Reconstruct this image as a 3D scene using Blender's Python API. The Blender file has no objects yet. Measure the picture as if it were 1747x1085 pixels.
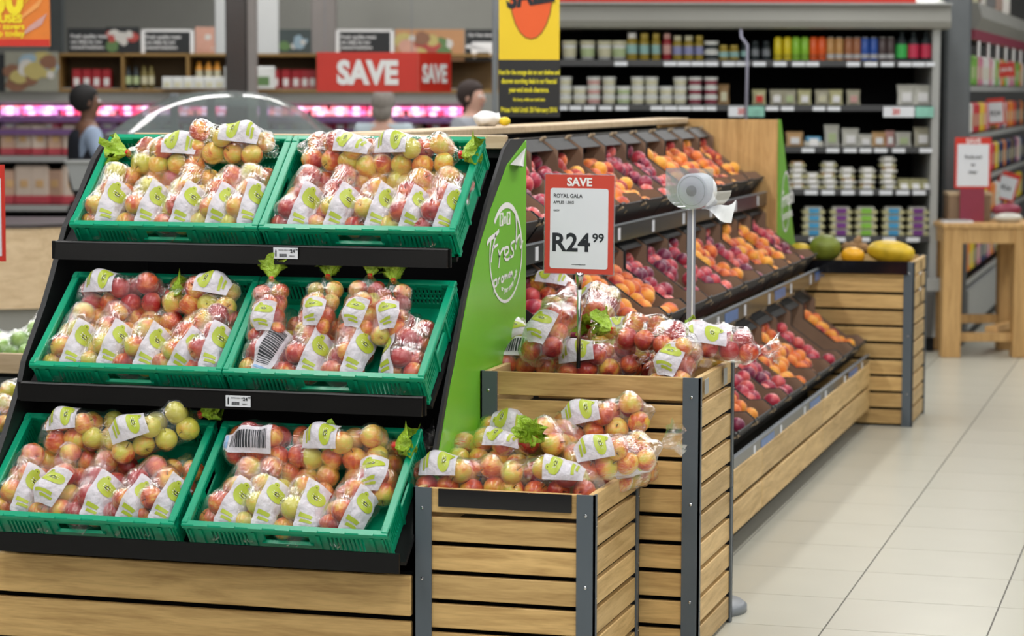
import bpy, bmesh, math, random
from mathutils import Matrix, Vector, noise
C = bpy.context.scene.collection
scene = bpy.context.scene
R = math.radians
rnd = random.Random(7)

# ------------------------------------------------------------------ camera
FPX, YAW, PITCH, ROLL, EYE = 4200.0, -0.27556, 0.09222, 0.00235, 1.75
fwd = Vector((math.sin(YAW)*math.cos(PITCH), math.cos(YAW)*math.cos(PITCH), -math.sin(PITCH)))
rgt = Vector((math.cos(YAW), -math.sin(YAW), 0.0)); upv = rgt.cross(fwd)
rg2 = rgt*math.cos(ROLL)+upv*math.sin(ROLL); up2 = upv*math.cos(ROLL)-rgt*math.sin(ROLL)
cam_d = bpy.data.cameras.new('camera'); cam = bpy.data.objects.new('camera', cam_d); C.objects.link(cam)
cam.matrix_world = Matrix(((rg2.x, up2.x, -fwd.x, 0), (rg2.y, up2.y, -fwd.y, 0), (rg2.z, up2.z, -fwd.z, EYE), (0, 0, 0, 1)))
cam_d.sensor_width = 36.0; cam_d.lens = 36.0*FPX/1747.0; cam_d.clip_end = 200
cam_d.dof.use_dof = True; cam_d.dof.focus_distance = 7.35; cam_d.dof.aperture_fstop = 4.0
scene.camera = cam
# ------------------------------------------------------------------ light
scene.view_settings.view_transform = 'Standard'; scene.view_settings.look = 'None'
scene.view_settings.gamma = 1.0; scene.view_settings.use_curve_mapping = False
scene.view_settings.exposure = -0.06
w = bpy.data.worlds.new('store_air'); scene.world = w; w.use_nodes = True
w.node_tree.nodes['Background'].inputs[0].default_value = (0.93, 0.96, 1.0, 1)
w.node_tree.nodes['Background'].inputs[1].default_value = 0.11
def area(name, loc, sx, sy, power, rot=(0, 0, 0), col=(1, 0.98, 0.95)):
    l = bpy.data.lights.new(name, 'AREA'); l.shape = 'RECTANGLE'; l.size = sx; l.size_y = sy; l.energy = power; l.color = col
    o = bpy.data.objects.new(name, l); o.location = loc; o.rotation_euler = rot; C.objects.link(o); return o
for i, x in enumerate((-6.4, -3.6, -0.8, 2.0)):
    area('ceiling_strip_light', (x, 6.5, 4.0), 0.35, 13.0, 235)
    area('ceiling_strip_light', (x-1.2, 18.5, 4.0), 0.35, 8.0, 160)
area('front_fill_light', (2.5, -1.5, 3.0), 5.0, 2.2, 80, (R(62), 0, R(25)))  # unseen frontal fill from behind the camera, not a real window

# ------------------------------------------------------------------ pixel -> place
def ray(x, y): return fwd + rg2*((x-873.5)/FPX) - up2*((y-542.5)/FPX)
EYEV = Vector((0, 0, EYE))
def at_z(x, y, z): d = ray(x, y); return EYEV + d*((z-EYE)/d.z)
def at_y(x, y, Y): d = ray(x, y); return EYEV + d*(Y/d.y)
def at_x(x, y, X): d = ray(x, y); return EYEV + d*(X/d.x)
BR = Vector((math.cos(YAW), -math.sin(YAW), 0)); BF = Vector((math.sin(YAW), math.cos(YAW), 0))
def uz(x, y, D):                      # the back of the shop runs square to u (right) and d (deep)
    d = ray(x, y); q = EYEV + d*(D/d.dot(BF)); return q.dot(BR), q.z
def bw(u, d, z=0.0): return BR*u + BF*d + Vector((0, 0, z))
BROT = -YAW                            # heading of the back walls

# ------------------------------------------------------------------ materials
MATS = {}
def mat(name, col, rough=0.5, metal=0.0, bump=0.0, bscale=40, vary=0.0, vscale=8, coat=0.0, emit=0.0, alpha=None, spec=None, rnd_v=0.0):
    if name in MATS: return MATS[name]
    m = bpy.data.materials.new(name); m.use_nodes = True; nt = m.node_tree; b = nt.nodes['Principled BSDF']
    b.inputs['Base Color'].default_value = (*col, 1); b.inputs['Roughness'].default_value = rough; b.inputs['Metallic'].default_value = metal
    if coat: b.inputs['Coat Weight'].default_value = coat; b.inputs['Coat Roughness'].default_value = 0.1
    if spec is not None: b.inputs['Specular IOR Level'].default_value = spec
    if emit: b.inputs['Emission Color'].default_value = (*col, 1); b.inputs['Emission Strength'].default_value = emit
    if alpha is not None: b.inputs['Alpha'].default_value = alpha
    if vary or bump:
        tc = nt.nodes.new('ShaderNodeTexCoord'); n = nt.nodes.new('ShaderNodeTexNoise'); n.inputs['Scale'].default_value = vscale if vary else bscale
        nt.links.new(tc.outputs['Object'], n.inputs['Vector'])
        if vary:
            mx = nt.nodes.new('ShaderNodeMixRGB'); mx.inputs[1].default_value = (*[c*(1-vary) for c in col], 1); mx.inputs[2].default_value = (*[min(1, c*(1+vary)) for c in col], 1)
            nt.links.new(n.outputs['Fac'], mx.inputs[0]); nt.links.new(mx.outputs[0], b.inputs['Base Color'])
        if bump:
            n2 = nt.nodes.new('ShaderNodeTexNoise'); n2.inputs['Scale'].default_value = bscale; nt.links.new(tc.outputs['Object'], n2.inputs['Vector'])
            bp = nt.nodes.new('ShaderNodeBump'); bp.inputs['Strength'].default_value = bump; bp.inputs['Distance'].default_value = 0.01
            nt.links.new(n2.outputs['Fac'], bp.inputs['Height']); nt.links.new(bp.outputs[0], b.inputs['Normal'])
    MATS[name] = m; return m
def ramp(nt, stops):
    r = nt.nodes.new('ShaderNodeValToRGB'); e = r.color_ramp.elements
    while len(e) < len(stops): e.new(0.5)
    for i, (p, c) in enumerate(stops): e[i].position = p; e[i].color = (*c, 1)
    return r
def wood(name, dark, light, axis='X', rough=0.5, scale=1.0):
    m = bpy.data.materials.new(name); m.use_nodes = True; nt = m.node_tree; b = nt.nodes['Principled BSDF']; L = nt.links.new
    tc = nt.nodes.new('ShaderNodeTexCoord'); mp = nt.nodes.new('ShaderNodeMapping'); oi = nt.nodes.new('ShaderNodeObjectInfo')
    ad = nt.nodes.new('ShaderNodeVectorMath'); ad.operation = 'MULTIPLY_ADD'
    cb = nt.nodes.new('ShaderNodeCombineXYZ'); L(oi.outputs['Random'], cb.inputs[0]); L(oi.outputs['Random'], cb.inputs[1]); L(oi.outputs['Random'], cb.inputs[2])
    ad.inputs[1].default_value = (17, 31, 23); L(cb.outputs[0], ad.inputs[0]); L(tc.outputs['Object'], ad.inputs[2])
    s = {'X': (1.3, 14, 14), 'Y': (14, 1.3, 14), 'Z': (14, 14, 1.3)}[axis]; mp.inputs['Scale'].default_value = [v*scale for v in s]
    L(ad.outputs[0], mp.inputs['Vector'])
    n = nt.nodes.new('ShaderNodeTexNoise'); n.inputs['Scale'].default_value = 2.2; n.inputs['Detail'].default_value = 6; n.inputs['Distortion'].default_value = 0.8; L(mp.outputs[0], n.inputs['Vector'])
    n2 = nt.nodes.new('ShaderNodeTexNoise'); n2.inputs['Scale'].default_value = 14; n2.inputs['Detail'].default_value = 3; L(mp.outputs[0], n2.inputs['Vector'])
    ma = nt.nodes.new('ShaderNodeMath'); ma.operation = 'MULTIPLY_ADD'; L(n2.outputs['Fac'], ma.inputs[0]); ma.inputs[1].default_value = 0.3; L(n.outputs['Fac'], ma.inputs[2])
    r = ramp(nt, [(0.42, dark), (0.6, [(a+c)/2 for a, c in zip(dark, light)]), (0.8, light)]); L(ma.outputs[0], r.inputs[0])
    hs = nt.nodes.new('ShaderNodeHueSaturation'); L(r.outputs[0], hs.inputs['Color'])
    mr = nt.nodes.new('ShaderNodeMapRange'); mr.inputs['To Min'].default_value = 0.85; mr.inputs['To Max'].default_value = 1.12; L(oi.outputs['Random'], mr.inputs[0]); L(mr.outputs[0], hs.inputs['Value'])
    L(hs.outputs[0], b.inputs['Base Color']); b.inputs['Roughness'].default_value = rough
    bp = nt.nodes.new('ShaderNodeBump'); bp.inputs['Strength'].default_value = 0.15; bp.inputs['Distance'].default_value = 0.002; L(ma.outputs[0], bp.inputs['Height']); L(bp.outputs[0], b.inputs['Normal'])
    MATS[name] = m; return m
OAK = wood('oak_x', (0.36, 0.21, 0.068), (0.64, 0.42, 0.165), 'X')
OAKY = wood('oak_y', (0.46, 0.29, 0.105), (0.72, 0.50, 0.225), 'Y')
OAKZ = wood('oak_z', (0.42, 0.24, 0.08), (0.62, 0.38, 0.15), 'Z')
PALE = wood('pale_wood', (0.50, 0.36, 0.21), (0.64, 0.49, 0.31), 'X')
BLACK = mat('black_paint', (0.004, 0.004, 0.0045), 0.5, vary=0.2, spec=0.25)
DARK = mat('black_interior', (0.003, 0.003, 0.004), 0.7, vary=0.2, spec=0.15)
CHAR = mat('charcoal_card', (0.022, 0.022, 0.022), 0.6, vary=0.3, vscale=20)
KRAFT = mat('kraft_card', (0.25, 0.155, 0.10), 0.8, vary=0.15, vscale=20)
TAB = mat('card_tab', (0.32, 0.24, 0.15), 0.7, vary=0.15)
STEEL = mat('grey_steel', (0.085, 0.105, 0.125), 0.42, vary=0.12, vscale=6, bump=0.05)
STEEL2 = mat('light_grey_steel', (0.22, 0.24, 0.26), 0.4, vary=0.1)
CHROME = mat('brushed_chrome', (0.55, 0.56, 0.58), 0.22, 1.0, vary=0.06)
STAINLESS = mat('stainless', (0.13, 0.12, 0.115), 0.2, 0.8, vary=0.2, vscale=2)
GREENP = mat('green_plastic', (0.0, 0.30, 0.155), 0.3, vary=0.15, vscale=5, bump=0.03, bscale=90)
GREENS = mat('green_vinyl', (0.17, 0.50, 0.03), 0.35, vary=0.06, vscale=3)
WHITE = mat('white_print', (0.85, 0.85, 0.85), 0.5, vary=0.03)
PAPER = mat('white_paper', (0.72, 0.75, 0.80), 0.4, vary=0.03)
INK = mat('black_ink', (0.012, 0.016, 0.022), 0.5, vary=0.05)
RED = mat('red_print', (0.62, 0.035, 0.02), 0.4, vary=0.08)
REDD = mat('sign_red', (0.60, 0.07, 0.045), 0.35, vary=0.08)
YEL = mat('yellow_print', (0.88, 0.62, 0.02), 0.45, vary=0.12, vscale=2)
ORANGE = mat('orange_print', (0.85, 0.12, 0.02), 0.45, vary=0.05)
GREY = mat('canopy_grey', (0.27, 0.27, 0.245), 0.45, vary=0.08, vscale=2)
GREY2 = mat('rail_grey', (0.36, 0.37, 0.36), 0.4, vary=0.08)
LIMEM = mat('lime_print', (0.42, 0.50, 0.04), 0.4, vary=0.12, vscale=30)

def film_mat(name, tint=(1, 1, 1), base=0.04, haze=0.008, rough=0.085, bump=1.0, bs=(110, 22, 110)):
    m = bpy.data.materials.new(name); m.use_nodes = True; nt = m.node_tree; nt.nodes.remove(nt.nodes['Principled BSDF']); L = nt.links.new
    out = nt.nodes['Material Output']; tr = nt.nodes.new('ShaderNodeBsdfTransparent'); tr.inputs[0].default_value = (*tint, 1)
    gl = nt.nodes.new('ShaderNodeBsdfGlossy'); gl.inputs['Roughness'].default_value = rough; gl.inputs[0].default_value = (1, 1, 1, 1)
    df = nt.nodes.new('ShaderNodeBsdfDiffuse'); df.inputs[0].default_value = (0.85, 0.86, 0.88, 1)
    tc = nt.nodes.new('ShaderNodeTexCoord'); mp = nt.nodes.new('ShaderNodeMapping'); mp.inputs['Scale'].default_value = bs; L(tc.outputs['Object'], mp.inputs[0])
    n = nt.nodes.new('ShaderNodeTexNoise'); n.inputs['Scale'].default_value = 1.0; n.inputs['Detail'].default_value = 4; n.inputs['Distortion'].default_value = 1.2; L(mp.outputs[0], n.inputs[0])
    bp = nt.nodes.new('ShaderNodeBump'); bp.inputs['Strength'].default_value = bump; bp.inputs['Distance'].default_value = 0.004; L(n.outputs['Fac'], bp.inputs['Height'])
    L(bp.outputs[0], gl.inputs['Normal'])
    lw = nt.nodes.new('ShaderNodeLayerWeight'); lw.inputs[0].default_value = 0.25; L(bp.outputs[0], lw.inputs['Normal'])
    mr = nt.nodes.new('ShaderNodeMapRange'); mr.inputs['To Min'].default_value = base; mr.inputs['To Max'].default_value = 0.5; L(lw.outputs['Fresnel'], mr.inputs[0])
    m1 = nt.nodes.new('ShaderNodeMixShader'); m1.inputs[0].default_value = haze; L(tr.outputs[0], m1.inputs[1]); L(df.outputs[0], m1.inputs[2])
    m2 = nt.nodes.new('ShaderNodeMixShader'); L(mr.outputs[0], m2.inputs[0]); L(m1.outputs[0], m2.inputs[1]); L(gl.outputs[0], m2.inputs[2])
    L(m2.outputs[0], out.inputs[0]); MATS[name] = m; return m
FILM = film_mat('clear_film')
ACRYL = film_mat('clear_acrylic', (0.86, 0.87, 0.92), 0.10, 0.16, 0.05, 0.05)
GLASS = film_mat('curved_glass', (0.55, 0.68, 0.62), 0.06, 0.14, 0.05, 0.0)
LABELM = None
def label_mat():
    m = mat('bag_label', (0.68, 0.66, 0.72), 0.3, vary=0.12, vscale=30, bump=0.6, bscale=55); nt = m.node_tree; b = nt.nodes['Principled BSDF']; b.inputs['Alpha'].default_value = 0.88; return m
LABELM = label_mat()

def fruit_mat(name, cols, streak=(60, 60, 8), rough=0.3, coat=0.3, fuzz=0.0, spot=None):
    m = bpy.data.materials.new(name); m.use_nodes = True; nt = m.node_tree; b = nt.nodes['Principled BSDF']; L = nt.links.new
    tc = nt.nodes.new('ShaderNodeTexCoord'); oi = nt.nodes.new('ShaderNodeObjectInfo')
    cb = nt.nodes.new('ShaderNodeCombineXYZ'); [L(oi.outputs['Random'], cb.inputs[i]) for i in range(3)]
    ad = nt.nodes.new('ShaderNodeVectorMath'); ad.operation = 'MULTIPLY_ADD'; ad.inputs[1].default_value = (7, 5, 3); L(cb.outputs[0], ad.inputs[0]); L(tc.outputs['Object'], ad.inputs[2])
    n = nt.nodes.new('ShaderNodeTexNoise'); n.inputs['Scale'].default_value = 17; n.inputs['Detail'].default_value = 1; L(ad.outputs[0], n.inputs[0])
    mp = nt.nodes.new('ShaderNodeMapping'); mp.inputs['Scale'].default_value = streak; L(ad.outputs[0], mp.inputs[0])
    n2 = nt.nodes.new('ShaderNodeTexNoise'); n2.inputs['Scale'].default_value = 2.5; n2.inputs['Detail'].default_value = 3; L(mp.outputs[0], n2.inputs[0])
    sp = nt.nodes.new('ShaderNodeSeparateColor'); L(oi.outputs['Color'], sp.inputs[0])
    a1 = nt.nodes.new('ShaderNodeMath'); a1.operation = 'MULTIPLY_ADD'; L(n.outputs['Fac'], a1.inputs[0]); a1.inputs[1].default_value = 1.3; L(sp.outputs[0], a1.inputs[2])
    a2 = nt.nodes.new('ShaderNodeMath'); a2.operation = 'MULTIPLY_ADD'; L(n2.outputs['Fac'], a2.inputs[0]); a2.inputs[1].default_value = 0.6; L(a1.outputs[0], a2.inputs[2])
    a3 = nt.nodes.new('ShaderNodeMath'); a3.operation = 'SUBTRACT'; L(a2.outputs[0], a3.inputs[0]); a3.inputs[1].default_value = 0.95
    r = ramp(nt, cols); L(a3.outputs[0], r.inputs[0]); L(r.outputs[0], b.inputs['Base Color'])
    b.inputs['Roughness'].default_value = rough; b.inputs['Coat Weight'].default_value = coat; b.inputs['Coat Roughness'].default_value = 0.15
    if fuzz: b.inputs['Sheen Weight'].default_value = fuzz
    MATS[name] = m; return m
APPLE = fruit_mat('gala_apple', [(0.06, (0.58, 0.54, 0.07)), (0.30, (0.76, 0.42, 0.065)), (0.52, (0.66, 0.12, 0.03)), (0.80, (0.38, 0.014, 0.018))])
GAPPLE = fruit_mat('green_apple_skin', [(0.1, (0.22, 0.48, 0.05)), (0.9, (0.40, 0.62, 0.10))])
PEACH = fruit_mat('peach_skin', [(0.12, (0.92, 0.42, 0.04)), (0.45, (0.85, 0.20, 0.025)), (0.85, (0.42, 0.02, 0.02))], (10, 10, 6), 0.55, 0.0, 0.3)
PLUM = fruit_mat('plum_skin', [(0.12, (0.72, 0.13, 0.10)), (0.45, (0.55, 0.03, 0.06)), (0.9, (0.16, 0.008, 0.05))], (10, 10, 6), 0.4, 0.1, 0.3)
STEMM = mat('stem_brown', (0.09, 0.05, 0.02), 0.7, vary=0.1)
TAILM = mat('green_bag_tail', (0.33, 0.52, 0.04), 0.22, vary=0.6, vscale=45, bump=0.9, bscale=90)
CLIPM = mat('red_clip', (0.6, 0.02, 0.01), 0.4, vary=0.05)

# ------------------------------------------------------------------ mesh helpers
class MB:
    def __init__(s): s.v = []; s.f = []; s.m = []; s.cur = 0; s.T = Matrix()
    def add(s, vs, fs):
        o = len(s.v); s.v += [tuple(s.T @ Vector(p)) for p in vs]; s.f += [tuple(i+o for i in f) for f in fs]; s.m += [s.cur]*len(fs); return s
    def box(s, a, b):
        x0, y0, z0 = a; x1, y1, z1 = b
        return s.add([(x0,y0,z0),(x1,y0,z0),(x1,y1,z0),(x0,y1,z0),(x0,y0,z1),(x1,y0,z1),(x1,y1,z1),(x0,y1,z1)],
                     [(0,3,2,1),(4,5,6,7),(0,1,5,4),(1,2,6,5),(2,3,7,6),(3,0,4,7)])
    def bbox(s, a, b, r=0.004):            # box with chamfered vertical-ish edges on all sides
        bm = bmesh.new(); bmesh.ops.create_cube(bm, size=1)
        for v in bm.verts: v.co = Vector([a[i]+(v.co[i]+.5)*(b[i]-a[i]) for i in range(3)])
        bmesh.ops.bevel(bm, geom=bm.edges[:], offset=r, segments=1, affect='EDGES')
        bm.verts.index_update(); vs = [tuple(v.co) for v in bm.verts]; fs = [tuple(v.index for v in f.verts) for f in bm.faces]; bm.free()
        return s.add(vs, fs)
    def prism(s, pts, axis, t0, t1):        # closed outline in the two other axes, pushed along axis
        n = len(pts); vs = []
        for t in (t0, t1):
            for p in pts:
                q = [0, 0, 0]; o = [i for i in range(3) if i != axis]; q[o[0]] = p[0]; q[o[1]] = p[1]; q[axis] = t; vs.append(tuple(q))
        return s.add(vs, [tuple(range(n))[::-1], tuple(range(n, 2*n))] + [(i, (i+1) % n, n+(i+1) % n, n+i) for i in range(n)])
    def lathe(s, prof, n=16, cap=True, M=None):
        vs = []; fs = []
        for r, z in prof:
            for k in range(n): a = 2*math.pi*k/n; vs.append((r*math.cos(a), r*math.sin(a), z))
        for i in range(len(prof)-1):
            for k in range(n): fs.append((i*n+k, i*n+(k+1) % n, (i+1)*n+(k+1) % n, (i+1)*n+k))
        if cap: fs.append(tuple(range(n))[::-1]); fs.append(tuple(range((len(prof)-1)*n, len(prof)*n)))
        if M is not None: vs = [tuple(M @ Vector(p)) for p in vs]
        return s.add(vs, fs)
    def tube(s, path, r, n=8):
        path = [Vector(p) for p in path]; vs = []; fs = []
        for i, p in enumerate(path):
            t = (path[min(i+1, len(path)-1)]-path[max(i-1, 0)]).normalized(); a = t.orthogonal().normalized(); b = t.cross(a)
            rr = r[i] if isinstance(r, (list, tuple)) else r
            for k in range(n): q = 2*math.pi*k/n; vs.append(tuple(p+a*rr*math.cos(q)+b*rr*math.sin(q)))
        for i in range(len(path)-1):
            for k in range(n): fs.append((i*n+k, i*n+(k+1) % n, (i+1)*n+(k+1) % n, (i+1)*n+k))
        fs.append(tuple(range(n))[::-1]); fs.append(tuple(range((len(path)-1)*n, len(path)*n)))
        return s.add(vs, fs)
    def ball(s, c, r, n=12, sc=(1, 1, 1)):
        prof = [(r*math.sin(math.pi*(i+.5)/n), -r*math.cos(math.pi*(i+.5)/n)) for i in range(n)]
        return s.lathe(prof, n+4, True, Matrix.Translation(c) @ Matrix.Diagonal((*sc, 1)))
    def mesh(s, name, mats, smooth=False):
        me = bpy.data.meshes.new(name); me.from_pydata(s.v, [], s.f)
        for m in (mats if isinstance(mats, (list, tuple)) else [mats]): me.materials.append(m)
        if any(s.m): me.polygons.foreach_set('material_index', s.m)
        if smooth: me.polygons.foreach_set('use_smooth', [True]*len(me.polygons))
        me.update(); return me
    def build(s, name, mats, parent=None, smooth=False): return link(name, s.mesh(name, mats, smooth), parent)
def link(name, data, parent=None, M=None):
    o = bpy.data.objects.new(name, data); C.objects.link(o)
    if parent is not None: o.parent = parent
    if M is not None: o.matrix_local = M
    return o
SEEN = {}
def tag(o, label, cat, group=None, kind=None):
    if label: o['label'] = label; SEEN[label] = SEEN.get(label, 0)+1
    if cat: o['category'] = cat
    if group: o['group'] = group
    if kind: o['kind'] = kind
    return o
def thing(name, label, cat, loc=(0, 0, 0), rz=0.0, group=None, M=None):
    o = bpy.data.objects.new(name, None); C.objects.link(o); o.empty_display_size = 0.05
    if M is not None: o.matrix_world = M
    else: o.location = loc; o.rotation_euler = (0, 0, rz)
    return tag(o, label, cat, group)
def struct(name, mb, mats, parent=None, smooth=False):
    o = mb.build(name, mats, parent, smooth)
    if parent is None: o['kind'] = 'structure'
    return o
def text(name, body, size, M, m, parent, bold=0.0, align='LEFT', sx=1.0, shear=0.0, ext=0.0004):
    c = bpy.data.curves.new(name, 'FONT'); c.body = body; c.size = size; c.align_x = align; c.offset = bold*size; c.extrude = ext; c.shear = shear
    c.resolution_u = 3; c.materials.append(m)
    tmp = bpy.data.objects.new(name, c); me = bpy.data.meshes.new_from_object(tmp); bpy.data.objects.remove(tmp); me.materials.clear(); me.materials.append(m)
    return link(name, me, parent, M @ Matrix.Diagonal((sx, 1, 1, 1)))
def plane_M(o, xa, ya):
    xa = Vector(xa).normalized(); ya = Vector(ya).normalized(); za = xa.cross(ya)
    return Matrix(((xa.x, ya.x, za.x, o[0]), (xa.y, ya.y, za.y, o[1]), (xa.z, ya.z, za.z, o[2]), (0, 0, 0, 1)))
FRONT = lambda x, y, z: plane_M((x, y, z), (1, 0, 0), (0, 0, 1))     # faces -Y
NTH = ['first', 'second', 'third', 'fourth', 'fifth', 'sixth', 'seventh', 'eighth', 'ninth', 'tenth', 'eleventh', 'twelfth', 'thirteenth', 'fourteenth', 'fifteenth', 'sixteenth', 'seventeenth', 'eighteenth', 'nineteenth', 'twentieth', 'twenty-first', 'twenty-second', 'twenty-third', 'twenty-fourth', 'twenty-fifth', 'twenty-sixth']

# ------------------------------------------------------------------ floor
TX, TY, TW, TL = -1.172, 9.89, 0.5225, 0.497
def tilemat():
    m = mat('floor_tile', (0.51, 0.50, 0.42), 0.3, vary=0.06, vscale=3, bump=0.02, bscale=8); nt = m.node_tree; return m
TILE = tilemat(); GROUT = mat('grout', (0.13, 0.125, 0.11), 0.8, vary=0.1)
floor = struct('floor', MB().box((-14, -3, -0.06), (6, 30, -0.003)), GROUT)
g = 0.0028
tm = MB().box((g, g*0.7, -0.004), (TW-g, TL-g*0.7, 0.0)).mesh('tile', TILE)
rest = MB()
for i in range(-24, 40):
    for j in range(-20, 13):
        x, y = TX+j*TW, TY+i*TL
        if -2.3 < x < 2.0 and 7.3 < y < 19.2 and x < 0.12*y-0.4: link('tile', tm, floor, Matrix.Translation((x, y, 0)))
        elif y > 3 and x > -12: rest.box((x+g, y+g*.45, -0.004), (x+TW-g, y+TL-g*.45, 0.0))
r_ = rest.build('tile_field', TILE, floor); r_['kind'] = 'stuff'

# ------------------------------------------------------------------ apple stand at the end of the island
XL, XR = -3.53, -2.205
ROWS = [(7.10, 1.326), (6.85, 0.905), (6.60, 0.480)]           # front rim of each row of crates (Y, Z)
TILT = R(38.5)
stand = thing('display_stand', 'black stepped display stand holding six green crates above oak planks', 'display stand', (-2.86, 6.75, 0))
S0 = Matrix.Translation((2.86, -6.75, 0))
def smb(): m = MB(); m.T = S0.copy(); return m
def hpl(z0, z1, x0, x1, y0, y1, m=OAK): return smb().bbox((x0, y0, z0), (x1, y1, z1), 0.003).build('plank', m, stand)
hpl(0.215, 0.335, XL-0.6, -2.215, 6.75, 6.772); hpl(0.075, 0.198, XL-0.6, -2.215, 6.75, 6.772)
smb().box((XL-0.6, 6.80, 0.0), (-2.23, 6.84, 0.33)).build('kick_board', BLACK, stand)
smb().box((XL-0.03, 7.86, 0.0), (XR, 7.89, 1.56)).build('back_board', DARK, stand)
smb().bbox((XL+0.02, 7.70, 1.560), (-2.20, 7.73, 1.604), 0.003).build('top_ledge', PALE, stand)
smb().box((XL+.02, 7.73, 1.53), (-2.20, 7.86, 1.56)).build('top_board', BLACK, stand)
out = [(6.70, 0.05), (6.70, 0.62), (6.98, 1.0), (7.24, 1.36), (7.42, 1.55), (7.50, 1.60), (7.86, 1.60), (7.86, 0.05)]
outL = [(6.48, 0.36), (6.60, 0.55), (6.93, 1.02), (7.17, 1.36), (7.43, 1.62), (7.86, 1.62), (7.86, 0.05), (6.85, 0.05)]
pl = [at_x(x, y, -3.545) for x, y in ((184, 231), (160, 270), (133, 338), (110, 387), (88, 472), (74, 520), (40, 616), (33, 653), (7, 741), (-40, 880))]
smb().prism([(p.y, p.z) for p in pl]+[(7.0, 0.2), (7.86, 0.2), (7.86, pl[0].z)], 0, -3.555, -3.537).build('side_panel', mat('side_panel_black', (.012, .012, .013), .5, vary=.2), stand)
for ri, (yf, zf) in enumerate(ROWS):
    mb = smb(); ct, st = math.cos(TILT), math.sin(TILT)
    b = MB(); 
    mb.T = S0 @ Matrix.Translation((0, yf, zf)) @ Matrix.Rotation(TILT, 4, 'X')
    mb.box((XL, 0.0, -0.128), (XR, 0.45, -0.114)); mb.build('shelf_deck', BLACK, stand)
    r0 = smb().box((XL, yf+0.012, zf-0.112), (XR, yf+0.024, zf-0.055)).build('shelf_front', BLACK, stand)
    if ri < 2:
        rail = smb().prism([(yf+0.0, zf-0.058), (yf+0.012, zf-0.052), (yf+0.012, zf-0.112), (yf-0.010, zf-0.112)], 0, XL+0.02, XR-0.005).build('label_rail', mat('rail_black_gloss', (0.005, 0.0045, 0.004), 0.25, vary=0.3, spec=.35), stand)
        smb().box((XL+0.02, yf-0.004, zf-0.058), (XR-0.005, yf+0.012, zf-0.054)).build('rail_lip', mat('rail_lip_grey', (0.10, 0.10, 0.105), 0.3), rail)
# shelf price tickets
for (px, py, yf, nm) in ((487, 432, 7.10, 'top'), (406, 684.5, 6.85, 'middle')):
    p = at_y(px, py, yf-0.012)
    t = thing('price_ticket', 'small white shelf ticket reading 24.99 on the %s black rail' % nm, 'price ticket', p, 0, 'shelf price tickets')
    MB().box((-0.040, -0.0, -0.017), (0.040, 0.002, 0.017)).build('card', PAPER, t)
    a = MB(); a.prism([(-0.034, 0.005), (-0.0315, 0.013), (-0.029, 0.005), (-0.0295, 0.005), (-0.0295, -0.011), (-0.0335, -0.011), (-0.0335, 0.005)], 1, -0.0008, 0); a.build('arrow', INK, t)
    bc = MB(); r2 = random.Random(3)
    x = -0.020
    while x < 0.004: ww = r2.choice((0.0006, 0.0012)); bc.box((x, -0.0008, -0.012), (x+ww, 0, -0.002)); x += ww+0.0009
    bc.build('barcode', INK, t)
    text('price_text', '24', 0.015, FRONT(0.016, -0.001, 0.002), INK, t, 0.02); text('cents_text', '99', 0.008, FRONT(0.0325, -0.001, 0.0085), INK, t, 0.01)
    text('small_print', 'ROYAL GALA 1.5KG', 0.005, FRONT(-0.022, -0.001, 0.008), INK, t); text('code_text', '7200314', 0.005, FRONT(0.012, -0.001, -0.010), INK, t)

# ------------------------------------------------------------------ green crates
CW, CD, CH = 0.63, 0.42, 0.11
def slots(mb, w, h, y0, y1, regions, bar=0.006, gap=0.007, ax='x'):
    """wall of thickness y0..y1 from x=-w/2..w/2, z=-h..0 with vertical slots in regions (x0,x1,z0,z1)"""
    def bx(xa, xb, za, zb):
        if ax == 'x': mb.box((xa, y0, za), (xb, y1, zb))
        else: mb.box((y0, xa, za), (y1, xb, zb))
    regs = sorted(regions); x = regs_start = -w/2 if ax == 'x' else 0.0
    xe = w/2 if ax == 'x' else w
    for (xa, xb, za, zb, kind) in regs:
        bx(x, xa, -h, 0); bx(xa, xb, -h, za); bx(xa, xb, zb, 0)
        if kind == 's':
            q = xa
            while q < xb-1e-6: bx(q, min(q+bar, xb), za, zb); q += bar+gap
        elif kind == 'g':                      # grid: slots crossed by thin bars
            q = xa
            while q < xb-1e-6: bx(q, min(q+bar, xb), za, zb); q += bar+gap
            zz = za+(zb-za)/3
            for k in range(2): bx(xa, xb, zz-0.002, zz+0.002); zz += (zb-za)/3
        x = xb
    bx(x, xe, -h, 0)
crate_parts = {}
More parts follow.
